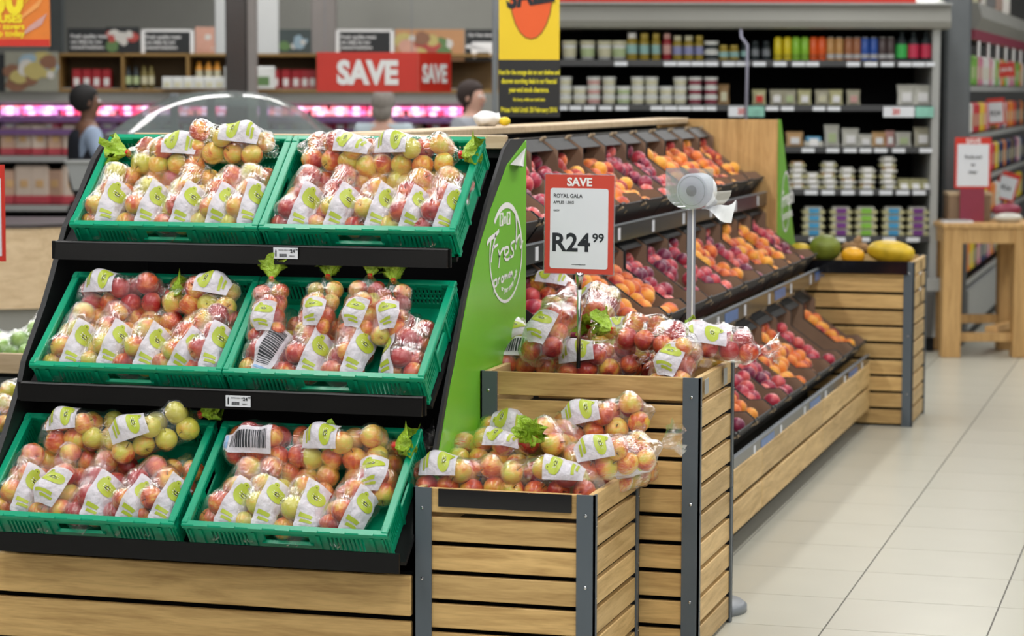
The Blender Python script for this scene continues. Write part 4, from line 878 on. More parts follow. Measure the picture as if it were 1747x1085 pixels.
for i, (px, n, c_) in enumerate(ST):
    for s_ in range(n): product('dip_tub', 'tub', '%s white dip tub in the %s stack on the second fridge shelf' % (('lowest', 'middle' if n == 3 else 'upper', 'topmost')[s_], NTH[i]), px, 1, 24, 16, 'tub', [TUBW, TUBW, {'w': CREAM, 'p': PINKB, 'g': LGREEN, 'm': MAROON}[c_]], 'dip tubs stacked on the second fridge shelf', s_*16*FD/FPX)
product('snack_packet', 'packet', 'tan packet at the right end of the dip tubs', 1237, 1, 20, 36, 'pack', [cm('tan_pack', (.35, .22, .10)), CREAM], None)
PK = cm('clear_pack', (.42, .40, .30), .2); PKG = cm('cheese_pack', (.52, .50, .28), .25); PKW = cm('pale_pack', (.58, .58, .52), .2); PKO = cm('orange_pack', (.60, .38, .18), .3)
for i, (px, a, b_) in enumerate(((1298, PKG, RED), (1328, PK, WHITE), (1350, PK, LGREEN), (1376, PKG, WHITE), (1406, PK, CREAM), (1430, PKG, WHITE), (1460, PK, PINKB))): product('cheese_packet', 'packet', '%s slanted cheese packet right of the fridge upright' % NTH[i], px, 1, 24, 27, 'pack', [a, b_], 'cheese packets on the second fridge shelf')
for i, px in enumerate((1551, 1579)): product('salad_pouch', 'pouch', '%s large pale pouch at the right end of the second fridge shelf' % ('left', 'right')[i], px, 1, 32, 36, 'pack', [PKW, WHITE], 'large pouches on the second fridge shelf')
for i, (px, w_, h_, sh_, cs) in enumerate(((1360, 30, 26, 'pack', [PKO, WHITE]), (1391, 32, 18, 'tray', [PKW, cm('blue_fill', (.12, .35, .55)), WHITE]), (1424, 26, 38, 'pack', [PKW, LGREEN]), (1456, 30, 32, 'pack', [PKW, WHITE]), (1482, 24, 22, 'pack', [PKW, WHITE]), (1505, 24, 26, 'pack', [PKO, WHITE]), (1524, 16, 28, 'pack', [PINKB, WHITE]), (1547, 28, 26, 'pack', [PKW, LGREEN]), (1580, 30, 34, 'pack', [PK, WHITE]))):
    product('deli_packet', 'packet', '%s deli packet from the green sign on the third fridge shelf' % NTH[i], px, 2, w_, h_, sh_, cs, 'deli packets on the third fridge shelf')
for i, (px, n) in enumerate(((1364, 5), (1390, 3), (1418, 5), (1450, 4), (1485, 4), (1520, 6))):
    for s_ in range(n): product('cheese_tray', 'tray', '%s cheese tray counting up in the %s pile of the fourth fridge shelf' % (NTH[s_], NTH[i]), px+rnd.uniform(-2, 2), 3, 28, 9.5, 'tray', [PKW if s_ % 2 else PKG, PKO if (i+s_) % 4 == 0 else PKW, WHITE], 'piled cheese trays on the fourth fridge shelf', s_*9.5*FD/FPX)
for i, px in enumerate((1548, 1568, 1588)): product('cheese_wedge', 'cheese', '%s wrapped cheese wedge at the right of the fourth fridge shelf' % NTH[i], px, 3, 19, 18, 'wedge', [PKG, WHITE], 'cheese wedges on the fourth fridge shelf')
for i, (px, c_, nm) in enumerate(((1393, (.05, .30, .55), 'blue'), (1440, (.16, .03, .22), 'purple'), (1483, (.22, .50, .05), 'green'), (1530, (.05, .30, .60), 'blue'), (1572, (.16, .03, .22), 'purple'))):
    for s_ in range(4): product('cheese_slices', 'packet', '%s packet counting up in the %s %s-banded pile on the lowest fridge shelf' % (NTH[s_], NTH[i], nm), px, 4, 38, 12.5, 'tray', [PKG, PKW, cm('band_'+nm, c_)], 'banded packets on the lowest fridge shelf', s_*12.5*FD/FPX)

# grey column right of the fridge
cu0, cu1 = U(1612, 16.9), U(1656, 16.9)
m = MB(); m.bbox((0, 0, 0), (cu1-cu0, .25, 4.0), .02); o = struct('trim_column', m, mat('column_grey', (.13, .145, .155), .4, vary=.1)); o.location = bw(cu0, 16.9); o.rotation_euler.z = BROT

# ------------------------------------------------------------------ aisle shelving to the right, running away
rs = thing('shelving_unit', 'long grocery shelving beyond the grey column, full of bright snack packets', 'shelving', (-1.62, 17.4, 0))
MB().box((-.62, 0, 0), (-.60, 6.5, 2.25)).build('back_panel', DARK, rs); MB().box((-.6, 0, 0), (0, 6.5, .08)).build('base', BLACK, rs)
MB().prism([(-.6, 2.18), (.03, 2.18), (.08, 2.26), (.05, 2.36), (-.6, 2.38)], 1, 0, 6.5).build('canopy', GREY, rs)
MB().box((-.02, 0, 2.11), (.03, 6.5, 2.18)).build('canopy_trim', MAROON, rs)
MB().box((-.02, 0, .08), (.02, 6.5, .36)).build('base_front', GREY2, rs)
SZ = [.42, .80, 1.12, 1.44, 1.78]
for z in SZ: s = MB().box((-.6, 0, z-.02), (0, 6.5, z)).build('shelf', BLACK, rs); MB().box((0, 0, z-.03), (.006, 6.5, z+.008)).build('shelf_edge', GREY2, s)
cols6 = [('yellow', (.80, .60, .03)), ('orange', (.80, .25, .04)), ('white', (.75, .75, .72)), ('red', (.60, .04, .05)), ('navy', (.03, .04, .12)), ('brown', (.20, .12, .04)), ('pink', (.65, .25, .35)), ('green', (.2, .45, .08))]
rr5 = random.Random(21); pk = MB().bbox((-.06, 0, 0), (.06, .15, .24), .02).mesh('packet', WHITE)
pmesh = {}
for nm, c_ in cols6:
    mm = MB(); mm.bbox((-.07, 0, 0), (.0, .17, .23), .02); pmesh[nm] = mm.mesh('snack_packet', cm('pk_'+nm, c_, .35))
lm_ = MB().box((.001, .04, .06), (.004, .13, .15)).mesh('front_patch', CREAM)
for zi, z in enumerate(SZ[1:]+[.45]):
    y = .1; k = 0
    while y < 5.6 and k < 20:
        nm = rr5.choice(['yellow', 'orange', 'brown', 'navy', 'red', 'white', 'pink'] if z < 1.7 else ['white', 'white', 'pink', 'green', 'orange'])
        t = thing('snack_packet', '%s snack packet, %s from the grey column on the %s aisle shelf' % (nm, NTH[k], ('second', 'third', 'fourth', 'fifth', 'lowest')[zi]), 'packet', (-1.64, 17.4+y, z), 0, 'snack packets on the aisle shelving')
        link('wrapper', pmesh[nm], t); link('front_patch', lm_, t); y += rr5.uniform(.22, .32); k += 1
for i in range(6):
    p_ = Vector((-1.60, 17.8+i*.8, 2.08)); t = thing('shelf_clip', '%s white hanging clip under the aisle canopy' % NTH[i], 'clip', p_, 0, 'white clips under the aisle canopy'); MB().bbox((-.01, -.03, -.09), (.01, .03, .03), .008).build('clip_body', WHITE, t)
for (px, py, w_, h_, lb, hd) in ((1717, 119, 28, 24, 'small red save wobbler on the aisle shelving', 1), (1699, 190, 30, 44, 'white price card with red frame on the aisle shelving', .12), (1718, 318, 36, 48, 'tilted red-framed price card above the oak table', .12)):
    q = at_x(px, py, -1.585); t = thing('price_card', lb, 'price card', q, BROT); s = q.y/FPX; t.rotation_euler.y = R(16) if py > 300 else R(-4)
    MB().box((-w_*s/2-.04, .002, -.006), (-w_*s/2+.02, .008, .006)).build('bracket', GREY2, t)
    MB().box((-w_*s/2, 0, -h_*s/2), (w_*s/2, .01, h_*s/2)).build('red_card', RED, t)
    if hd < 1: MB().box((-w_*s*.4, -.003, -h_*s*.42), (w_*s*.4, 0, h_*s*.34)).build('white_panel', PAPER, t); text('price_text', 'R24', .05, plane_M((-.045, -.005, -.03), (1, 0, 0), (0, 0, 1)), INK, t, .02)
    else: text('save_text', 'SAVE', .042, plane_M((0, -.003, -.012), (1, 0, 0), (0, 0, 1)), WHITE, t, .02, 'CENTER')
# goods on top of the aisle canopy
for i in range(5):
    t = thing('storage_box', '%s pale box standing on the aisle canopy' % NTH[i], 'box', (-1.78, 18.2+i*.75, 2.39), R(rr5.uniform(-15, 15)), 'boxes on the aisle canopy'); MB().bbox((-.12, -.15, 0), (.12, .15, .26+.05*(i % 2)), .01).build('box_body', cm('box%d' % (i % 3), ((.22, .15, .12), (.45, .43, .40), (.10, .10, .10))[i % 3]), t); MB().box((-.125, -.05, .0), (.125, .05, .262+.05*(i % 2))).build('tape', CREAM, t)

# ------------------------------------------------------------------ oak table at the right
TD = 16.15; tz = Z(380, TD); u0, u1 = U(1615, TD), U(1800, TD)
tb = bthing('oak_table', 'square-legged oak table at the right edge carrying a sign and wooden tray', 'table', u0, TD); tw, td = u1-u0, .62
MB().bbox((-.01, -.01, tz-.03), (tw, td, tz), .004).build('table_top', OAKZ, tb)
MB().bbox((.0, .01, tz-.13), (tw, .035, tz-.03), .003).build('apron', OAKZ, tb); MB().bbox((.01, .04, tz-.13), (.035, td-.02, tz-.03), .003).build('apron', OAKZ, tb)
for x, y in ((0, 0), (tw-.24, 0), (0, td-.13), (tw-.24, td-.13)): MB().bbox((x, y, 0), (x+.125, y+.125, tz-.03), .004).build('leg', OAKZ, tb)
MB().bbox((.10, td-.10, .18), (tw-.2, td-.07, .24), .003).build('stretcher', OAKZ, tb); MB().bbox((.10, .06, .10), (tw-.2, .09, .16), .003).build('stretcher', OAKZ, tb)
MB().prism([(.30, .1), (.38, .1), (.62, .5), (.54, .5)], 2, .16, .20).build('stretcher', OAKZ, tb)
D_ = TD+.3; u, _ = uz(1655, 350, D_); t = bthing('wooden_tray', 'low brown wooden box on the oak table behind the paper', 'box', u, D_, tz); MB().bbox((-.14, 0, 0), (.14, .22, .19), .005).build('tray_body', mat('brown_card', (.26, .17, .10), .7, vary=.15), t); MB().bbox((-.145, -.005, .17), (.145, .225, .195), .004).build('tray_rim', PALE, t)
t = bthing('paper_stack', 'stack of white and grey leaflets at the front of the oak table', 'leaflets', U(1640, TD), TD+.12, tz); MB().box((-.08, 0, 0), (.12, .14, .012)).build('sheets', PAPER, t); MB().box((-.04, .02, .012), (.09, .12, .016)).build('sheets', GREY2, t)
D_ = TD+.25; u, z = uz(1660, 278, D_); t = bthing('price_sign', 'white sign with red SAVE header standing on the oak table', 'price sign', u, D_, z)
MB().box((-.120, 0, -.17), (.120, .01, .17)).build('red_card', RED, t); MB().box((-.105, -.003, -.155), (.105, 0, .125)).build('white_panel', PAPER, t); text('save_text', 'SAVE', .045, plane_M((0, -.005, .13), (1, 0, 0), (0, 0, 1)), WHITE, t, .02, 'CENTER')
for k, s_ in enumerate(('Reduced', 'to', 'clear')): text('sign_text', s_, .032, plane_M((0, -.005, .03-.05*k), (1, 0, 0), (0, 0, 1)), INK, t, .01, 'CENTER')
MB().box((-.08, .0, tz-z), (.08, .03, -.17)).build('sign_foot', MAROON, t)
t = bthing('salad_bag', 'crumpled green and maroon packets at the right of the table', 'packet', U(1735, TD), TD+.2, tz); MB().ball((0, 0, .03), .10, 8, (1, .6, .35)).build('packet', PKW, t, True); MB().ball((.0, .05, .08), .09, 8, (1.1, .5, .5)).build('packet', MAROON, t, True)

# ------------------------------------------------------------------ meat fridge along the back left
MD = 21.0; mL, mR = U(-60, MD), U(800, MD)
mf = bthing('meat_fridge', 'long open meat fridge along the back wall with pink-lit shelves', 'fridge', 0, MD)
MB().box((mL, .9, 0), (mR, .95, 1.8)).build('back_panel', DARK, mf)
za, zb = Z(180, MD), Z(158, MD)
MB().prism([(0, za), (.9, za), (.9, zb+.05), (-.02, zb+.03), (-.07, zb), (-.05, za+.02)], 0, mL, mR).build('canopy', GREY2, mf)
MB().box((mL, 0, 0), (mR, .9, .35)).build('base', GREY, mf); MB().box((mR, -.02, 0), (mR+.05, .95, zb)).build('end_panel', GREY2, mf)
MS = [Z(y, MD) for y in (200, 222, 268, 352)]
for z in MS: s = MB().box((mL, .05, z-.02), (mR, .9, z)).build('shelf', BLACK, mf); MB().box((mL, .02, z-.05), (mR, .05, z+.0)).build('shelf_edge', mat('mauve_rail', (.16, .08, .22), .4) if z > 1.3 else GREY2, s)
o = area('pink_fridge_light', bw((mL+mR)/2, MD+.3, za-.02), mR-mL, .6, 90, (0, 0, BROT), (1, .45, .78))
pal = [('pink', (.80, .22, .34)), ('salmon', (.80, .38, .28)), ('crimson', (.50, .05, .10)), ('lilac', (.55, .38, .62)), ('cream', (.70, .58, .42)), ('white', (.75, .70, .72))]
mt = {}
for nm, c_ in pal:
    m = MB(); m.bbox((-.08, -.05, 0), (.08, .05, .05), .012); mt[nm] = m.mesh('tray', cm('meat_'+nm, c_, .75))
tr_l = MB().box((-.03, -.0535, .008), (.03, -.051, .04)).mesh('tray_label', WHITE)
rr6 = random.Random(5)
for si, (z, pa) in enumerate(((MS[0], ['pink', 'salmon', 'pink', 'crimson', 'lilac']), (MS[1], ['lilac', 'pink', 'cream', 'white', 'crimson']))):
    for lay_ in range(2):
        k = 0
        for px in range(14, 790, 33):
            nm = rr6.choice(pa); t = bthing('meat_tray', '%s meat tray, %s from left, %s layer, %s meat shelf' % (nm, NTH[k], ('lower', 'upper')[lay_], ('top', 'second')[si]), 'meat tray', U(px+rr6.uniform(-4, 4), MD), MD+.15, z+lay_*.05, 'meat trays in the pink-lit fridge')
            link('wrapped_tray', mt[nm], t); link('tray_label', tr_l, t); k += 1
# hanging packs at the left end
hp = MB().bbox((-.07, -.03, 0), (.07, .03, .27), .015).mesh('pouch', cm('pouch_cream', (.58, .48, .40), .35)); hpb = MB().bbox((-.072, -.034, 0), (.072, .031, .07), .01).mesh('pouch_base', cm('pouch_red', (.45, .05, .07), .35)); hpw = MB().box((-.025, -.036, .12), (.03, -.0305, .17)).mesh('pouch_label', PKO)
hp2 = MB().bbox((-.07, -.03, 0), (.07, .03, .24), .015).mesh('pouch', cm('pouch_tan', (.50, .33, .24), .35))
for si, (z, h0) in enumerate(((MS[2], 'upper'), (MS[3], 'lower'))):
    for k in range(6 if si == 0 else 7):
        t = bthing('food_pouch', 'cream red-footed pouch, %s from left, %s pouch shelf' % (NTH[k], h0), 'pouch', U(8+k*27, MD), MD+.1, z, 'cream pouches at the left of the meat fridge', R(rr6.uniform(-24, 24))); link('pouch_body', hp if k % 3 else hp2, t); link('pouch_base', hpb, t); link('pouch_label', hpw, t)
        if si == 1: t.scale = (1.15, 1, 1.25)
for k in range(6):
    t = bthing('meat_tray', 'red meat tray, %s from the left in the low chest behind the counter' % NTH[k], 'meat tray', U(30+k*24, 18.6), 18.6+.15, Z(392, 18.6), 'red trays in the low chest'); link('wrapped_tray', mt['crimson' if k % 2 else 'pink'], t); link('tray_label', tr_l, t)
t = bthing('low_chest', 'low grey chest cooler behind the pale counter', 'cooler', U(80, 18.6), 18.55); zq = Z(393, 18.6); MB().bbox((-.7, 0, 0), (.5, .6, zq), .01).build('chest_body', GREY, t); MB().bbox((-.72, -.02, zq-.04), (.52, .02, zq+.01), .005).build('chest_rim', GREY2, t)

# cubby shelf above the meat fridge
KDp = 20.9; zc_, zd_ = Z(157, KDp), Z(92, KDp); cu = bthing('cubby_shelf', 'long brown wooden cubby shelf on top of the meat fridge', 'shelf', 0, KDp)
CB = mat('cubby_wood', (.26, .15, .04), .55, vary=.2, vscale=3); a0, a1 = U(98, KDp), U(850, KDp)
MB().box((a0, 0, zd_-.025), (a1, .45, zd_)).build('top_board', CB, cu); MB().box((a0, 0, zc_-.01), (a1, .45, zc_+.02)).build('bottom_board', CB, cu); MB().box((a0, .44, zc_), (a1, .46, zd_)).build('back_board', mat('cubby_back', (.15, .09, .03), .6), cu)
for px in (98, 207, 318, 430, 540, 650, 760): MB().box((U(px, KDp), 0, zc_), (U(px, KDp)+.025, .45, zd_)).build('divider', CB, cu)
def small(px, w_, h_, lb, nm, cat, c1, c2, grp=None, base=None, D_=KDp+.1):
    s = D_/FPX; t = bthing(nm, lb, cat, U(px, D_), D_, (zc_+.021) if base is None else base, grp); W, H_ = w_*s, h_*s
    if nm.endswith('bottle') or nm.endswith('jar'): MB().lathe([(W/2, 0), (W/2, H_*.7), (W*.25, H_*.85), (W*.25, H_)], 12).build('body', c1, t, True); MB().lathe([(W*.51, H_*.2), (W*.51, H_*.55)], 12, False).build('wrap', c2, t, True)
    else: MB().bbox((-W/2, 0, 0), (W/2, .1, H_), .006).build('carton_body', c1, t); MB().box((-W*.3, -.003, H_*.15), (W*.3, 0, H_*.55)).build('front_patch', c2, t)
BX = cm('red_pack', (.42, .02, .03)); WH = WHITE
for i, px in enumerate((131, 148, 165, 182)): small(px, 15, 33, 'red carton with white patch, %s in the left cubby' % NTH[i], 'food_carton', 'carton', BX, WH, 'red cartons in the left cubby')
for i, px in enumerate((219, 232, 246, 258)): small(px, 11, 38, '%s tall jar in the second cubby' % NTH[i], 'spice_jar', 'jar', DJ if i < 2 else cm('olive_dk', (.22, .18, .05)), LGREEN if i < 2 else CREAM, 'tall jars in the second cubby')
for i, px in enumerate((340, 356, 371)): small(px, 12, 32, '%s orange bottle in the third cubby' % NTH[i], 'sauce_bottle', 'bottle', cm('orange_b', (.75, .32, .03)), CREAM, 'orange bottles in the third cubby', zc_+.09)
for i, px in enumerate((470, 488, 505, 520, 533)): small(px, 15, 33, 'red carton with white patch, %s left of the red save box' % NTH[i], 'food_carton', 'carton', BX, WH, 'red cartons beside the save box')
for i, px in enumerate((285, 303, 321, 339, 357, 374)): small(px, 17, 20, 'white carton, %s in the low front row on the cubby shelf' % NTH[i], 'food_carton', 'carton', TUBW, CREAM, 'white cartons on the cubby shelf', D_=KDp-.15, base=zc_+.021)
for i, (px, w_) in enumerate(((400, 34), (447, 42))): small(px, w_, 38, 'tall white and green carton, %s of the pair beside the steel column' % ('left', 'right')[i], 'food_carton', 'carton', TUBW, cm('leaf_patch', (.12, .22, .08)), 'white and green cartons', D_=KDp-.2, base=zc_+.021)
# poster boards standing on the cubby shelf
def poster(px0, px1, py0, py1, D_, lb, base, draw, nm='poster_board'):
    u0_, z1 = uz(px0, py0, D_); u1_, z0 = uz(px1, py1, D_); t = bthing(nm, lb, 'poster', (u0_+u1_)/2, D_, z0); W, H_ = u1_-u0_, z1-z0
    MB().box((-W/2, 0, 0), (W/2, .02, H_)).build('board', base, t); draw(t, W, H_); return t
def lines(t, W, H_, m=WHITE, words=('Fresh quality meat', 'cut daily by our', 'trained butchers'), y0=.62, sz=.2):
    for i, w_ in enumerate(words): text('poster_text', w_, H_*sz, plane_M((-W*.42, -.004, H_*(y0-i*.22)), (1, 0, 0), (0, 0, 1)), m, t, .02)
PB = cm('poster_black', (.015, .018, .02), .5)
def blobs(cols, n, seed):
    def f(t, W, H_):
        r7 = random.Random(seed)
        for i in range(n):
            c_ = cols[i % len(cols)]; a = r7.uniform(.10, .26)*H_; m = MB(); cx_, cz_ = r7.uniform(-.38, .38)*W, r7.uniform(.2, .8)*H_
            m.prism([(cx_+a*math.cos(q*.7)*r7.uniform(.8, 1.4), min(H_, max(0, cz_+a*math.sin(q*.7)))) for q in range(9)], 1, -.002-.0006*i, -.001-.0006*i); m.build('picture_patch', c_, t)
    return f
MT = [cm('ph_red', (.45, .07, .06)), cm('ph_white', (.62, .60, .56)), cm('ph_brown', (.25, .12, .07)), cm('ph_green', (.12, .22, .08)), cm('ph_blue', (.30, .42, .50)), cm('ph_yel', (.50, .42, .15)), cm('ph_flesh', (.60, .33, .25))]
PD = 20.95
poster(115, 180, 48, 91, PD, 'black poster with white writing at the left on the cubby shelf', PB, lines)
poster(180, 238, 46, 91, PD, 'poster photo of red meat in white paper beside the black poster', PB, blobs([MT[1], MT[1], MT[0], MT[3], MT[0]], 8, 3))
def framed(t, W, H_):
    for a, b_ in (((-W/2, -.004, H_-.02), (W/2, -.001, H_)), ((-W/2, -.004, 0), (-W/2+.03, -.001, H_)), ((W/2-.03, -.004, 0), (W/2, -.001, H_))): MB().box(a, b_).build('white_frame', WHITE, t)
    lines(t, W, H_)
poster(241, 331, 50, 91, PD, 'black poster in white frame left of the steel column', PB, framed)
poster(333, 366, 46, 91, PD, 'flesh-coloured food photo beside the white column', MT[6], blobs([MT[6], MT[1], MT[2]], 5, 8))
poster(476, 531, 50, 91, PD, 'dark poster with blue-white fish photo between the columns', cm('ph_dk', (.06, .08, .08)), blobs([MT[4], MT[1], MT[4], MT[3]], 6, 12))
poster(573, 672, 50, 91, PD, 'black poster in white frame above the red save box', PB, framed)
poster(674, 792, 50, 104, PD, 'wide orange food photo poster above the save box corner', cm('ph_or', (.50, .26, .12)), blobs([MT[5], MT[2], MT[3], MT[6], MT[1], MT[0]], 16, 15))
def cow(t, W, H_):
    lines(t, W, H_, WHITE, ('Our free range',), .78, .13)
    MB().prism([(-.09, .30*H_), (-.10, .52*H_), (-.13, .50*H_), (-.14, .42*H_), (-.10, .40*H_), (-.08, .60*H_), (.10, .60*H_), (.13, .30*H_), (.11, .30*H_), (.10, .08*H_), (.07, .08*H_), (.06, .28*H_), (-.04, .28*H_), (-.05, .08*H_), (-.075, .08*H_)], 1, -.004, -.001).build('cow_shape', WHITE, t)
poster(794, 850, 50, 104, PD, 'black poster with white cow left of the yellow banner', PB, cow)
poster(8, 100, 88, 156, PD-.1, 'poster photo of milk and cheese under the orange sign', cm('ph_mk', (.30, .30, .24)), blobs([MT[2], MT[4], MT[5], MT[1], MT[5], MT[2]], 18, 22))
poster(-40, 8, 92, 156, PD-.1, 'black panel at the left edge beside the milk poster', PB, lambda t, W, H_: lines(t, W, H_, WHITE, ('fresh',)))

# columns: stainless clad post, its white neighbour, second grey column
def column(px0, px1, D_, dp, mt_, nm):
    a, b_ = U(px0, D_), U(px1, D_); m = MB(); m.bbox((0, 0, 0), (b_-a, dp, 4.2), .01); o = struct(nm, m, mt_); o.location = bw(a, D_); o.rotation_euler.z = BROT
column(367, 387, 22.3, .1, mat('column_white', (.62, .64, .64), .5, vary=.03), 'trim_1'); column(434, 475, 22.3, .1, MATS['column_white'], 'trim_2')
column(385, 421, 19.6, .15, STAINLESS, 'trim_3'); column(421, 437, 19.62, .15, mat('taupe', (.22, .20, .19), .45, vary=.08), 'trim_4')
column(531, 573, 22.2, .2, MATS['taupe'], 'trim_5'); column(85, 110, 22.4, .1, mat('col_dark', (.07, .08, .08), .5, vary=.2), 'trim_6')
t = bthing('steel_post', 'thin grey steel post left of the yellow banner', 'post', U(844, 15), 15); MB().lathe([(.016, 0), (.016, 4)], 12).build('post_tube', STEEL2, t, True); MB().lathe([(.05, 0), (.05, .02)], 16).build('foot', STEEL2, t)

# curved glass deli island
GD = 15.6; gu0, gu1 = U(180, GD), U(548, GD); gz0, gz1 = Z(228, GD), Z(156, GD)
gi = bthing('glass_deli_canopy', 'curved glass canopy with bright highlight over the deli island', 'glass canopy', (gu0+gu1)/2, GD); W = (gu1-gu0)/2
m = MB(); vs = []; NI, NJ = 24, 12
for i in range(NI+1):
    a = i/NI*2-1; top = gz0+(gz1-gz0)*(1-abs(a)**2.6)
    for j in range(NJ+1):
        b_ = j/NJ*2-1; vs.append((a*W, .55+b_*.55, gz0+(top-gz0)*math.sqrt(max(0, 1-abs(b_)**2.4))))
m.add(vs, [(i*(NJ+1)+j, (i+1)*(NJ+1)+j, (i+1)*(NJ+1)+j+1, i*(NJ+1)+j+1) for i in range(NI) for j in range(NJ)]); m.build('glass_shell', GLASS, gi, True)
for x in (-.08, -.32, .26): MB().bbox((x-.025, .5, .9), (x+.025, .56, gz1-.02), .005).build('canopy_post', STEEL2, gi)
MB().bbox((-W, -.02, gz0-.03), (W, 1.12, gz0), .004).build('canopy_frame', STEEL2, gi)
t = bthing('deli_counter', 'deli island counter under the curved glass canopy', 'counter', (gu0+gu1)/2, GD); MB().bbox((-W, 0, 0), (W, 1.1, 1.05), .02).build('counter_body', GREY, t); MB().bbox((-W-.02, -.03, 1.05), (W+.02, 1.13, 1.09), .008).build('counter_top', PALE, t)
# pale wood counter at far left, rounded
CDp = 13.6; zt0, zb0 = Z(392, CDp), Z(530, CDp); t = bthing('wood_counter', 'rounded pale wood counter front at the left behind the stand', 'counter', U(-20, CDp), CDp)
m = MB(); pts = [(-.9+0.0, .9), (-.9, .02), (-.3, -.02), (.0, .0), (.25, .06), (.42, .2), (.52, .42), (.52, .9)]; m.prism(pts, 2, zb0, zt0); m.build('curved_front', PALE, t, False)
m = MB(); m.prism([(x*.96, y+.04) for x, y in pts], 2, 0, zb0); m.build('recess', GREY, t); m = MB(); m.prism([(x*1.01, y*1.01-.01) for x, y in pts], 2, zt0, zt0+.02); m.build('counter_edge', mat('edge_dark', (.06, .05, .05), .4), t)

# ------------------------------------------------------------------ hanging signs
SD = 16.9; ua, za_ = uz(540, 89, SD); ub, zb_ = uz(714, 157, SD); t = bthing('save_box_sign', 'hanging red box sign reading SAVE on two faces', 'sign', ua, SD, zb_); W, H_ = ub-ua, za_-zb_
MB().bbox((0, 0, 0), (W, .30, H_), .002).build('front_face', RED, t); dx = (U(768, SD)-ub)
m = MB(); m.prism([(W, 0), (W+dx, .22), (W+dx, .30), (W, .30)], 2, 0, H_); m.build('side_face', RED, t); MB().box((W-.006, -.004, 0), (W+.004, .004, H_)).build('corner_edge', REDD, t)
text('save_text', 'SAVE', H_*.80, plane_M((W*.50, -.004, H_*.22), (1, 0, 0), (0, 0, 1)), WHITE, t, .05, 'CENTER', sx=.86)
xa = Vector((dx, .22, 0)).normalized(); text('save_text', 'SAVE', H_*.62, plane_M((W+dx*.5+.0, .105, H_*.26), xa, (0, 0, 1)), WHITE, t, .05, 'CENTER', sx=.62)
for x in (.05, W-.05): MB().tube([(x, .1, H_), (x, .1, H_+2.1)], .003, 5).build('hanging_wire', STEEL2, t)
BD = 12.2; ua, _ = uz(851, 100, BD); ub, zb_ = uz(954, 200, BD); zm = Z(102, BD); t = bthing('sale_banner', 'hanging yellow and black banner with orange SALE disc', 'banner', ua, BD, zb_); W = ub-ua; hm = zm-zb_
MB().box((0, 0, hm), (W, .006, hm+.62)).build('yellow_cloth', YEL, t); MB().box((0, 0, 0), (W+.004, .006, hm)).build('black_cloth', cm('banner_black', (.018, .018, .018), .4), t)
m = MB(); s = BD/FPX; m.prism([(W*.53+36*s*math.cos(a*.2618), hm+130*s-.03+84*s*math.sin(a*.2618)) for a in range(24)], 1, -.003, -.001); m.build('orange_disc', ORANGE, t)
m = MB(); m.prism([(W*.53+38*s*math.cos(a*.2618), hm+130*s-.03+86*s*math.sin(a*.2618)) for a in range(24)], 1, -.001, -.0002); m.build('disc_outline', cm('disc_edge', (.25, .14, .01), .5), t)  # slightly larger dark brown disc, showing as an outline round the orange one
text('sale_text', 'SALE', .155, plane_M((W*.53, -.005, hm+.272), (1, 0, .20), (-.15, 0, 1)), INK, t, .04, 'CENTER', sx=.72)
for k, (w_, sz, py) in enumerate((('Hunt for the orange dot on our shelves and', .034, 127), ('discover scorching deals in our financial', .034, 142), ('year-end stock clearance.', .034, 157), ('No hurry, while our stock lasts', .022, 172), ('Prices Valid Until: 28 February 2016', .034, 191))):
    z = Z(py, BD)-zb_; text('banner_text', w_, sz, plane_M((W/2, -.003, z), (1, 0, 0), (0, 0, 1)), mat('yellow_ink', (.85, .75, .02), .5), t, .03, 'CENTER', sx=(.50 if k < 2 else .56))
for x in (.02, W-.02): MB().tube([(x, .003, hm+.6), (x, .003, hm+2.0)], .002, 5).build('hanging_wire', STEEL2, t)
OD = 12.8; ua, _ = uz(-80, 50, OD); ub, zb_ = uz(85, 79, OD); t = bthing('promo_sign', 'hanging orange and yellow promotional board reading 50 at the top left corner', 'sign', ua, OD, zb_); W = ub-ua
MB().box((0, 0, 0), (W, .02, .45)).build('board', cm('promo_orange', (.78, .22, .03), .4), t); MB().box((0, -.003, 0), (W, 0, .035)).build('red_band', RED, t)
for a, b_, c_ in (((W*.72, .2), (W, .42), YEL), ((W*.70, .05), (W*.98, .17), PINKB), ((W*.66, .12), (W*.95, .26), cm('pr_o2', (.85, .36, .10)))): m = MB(); m.prism([(a[0], a[1]), (b_[0]-.03, b_[1]-.06), (b_[0], b_[1]), (a[0]+.04, a[1]+.05)], 1, -.004, -.001); m.build('colour_panel', c_, t)
YI = cm('promo_yellow', (.95, .75, .02)); text('number_text', '50', .21, plane_M((U(42, OD)-ua, -.006, Z(24, OD)-zb_), (1, 0, 0), (0, 0, 1)), YI, t, .05, 'RIGHT', sx=.85); text('promo_text', 'BONUSES', .055, plane_M((U(40, OD)-ua, -.006, Z(40, OD)-zb_), (1, 0, 0), (0, 0, 1)), YI, t, .05, 'RIGHT'); text('promo_text', 'money savers', .045, plane_M((U(44, OD)-ua, -.006, Z(52, OD)-zb_), (1, 0, 0), (0, 0, 1)), YI, t, .03, 'RIGHT'); text('promo_text', 'shop today', .045, plane_M((U(44, OD)-ua, -.006, Z(64, OD)-zb_), (1, 0, 0), (0, 0, 1)), YI, t, .03, 'RIGHT')
LD = 9.0; ua, zq1 = uz(-75, 281, LD); ub, zq0 = uz(10, 446, LD); t = bthing('price_sign', 'red-framed white price sign cut by the left edge of the picture', 'price sign', ub, LD, zq0); W = ub-ua; H_ = zq1-zq0
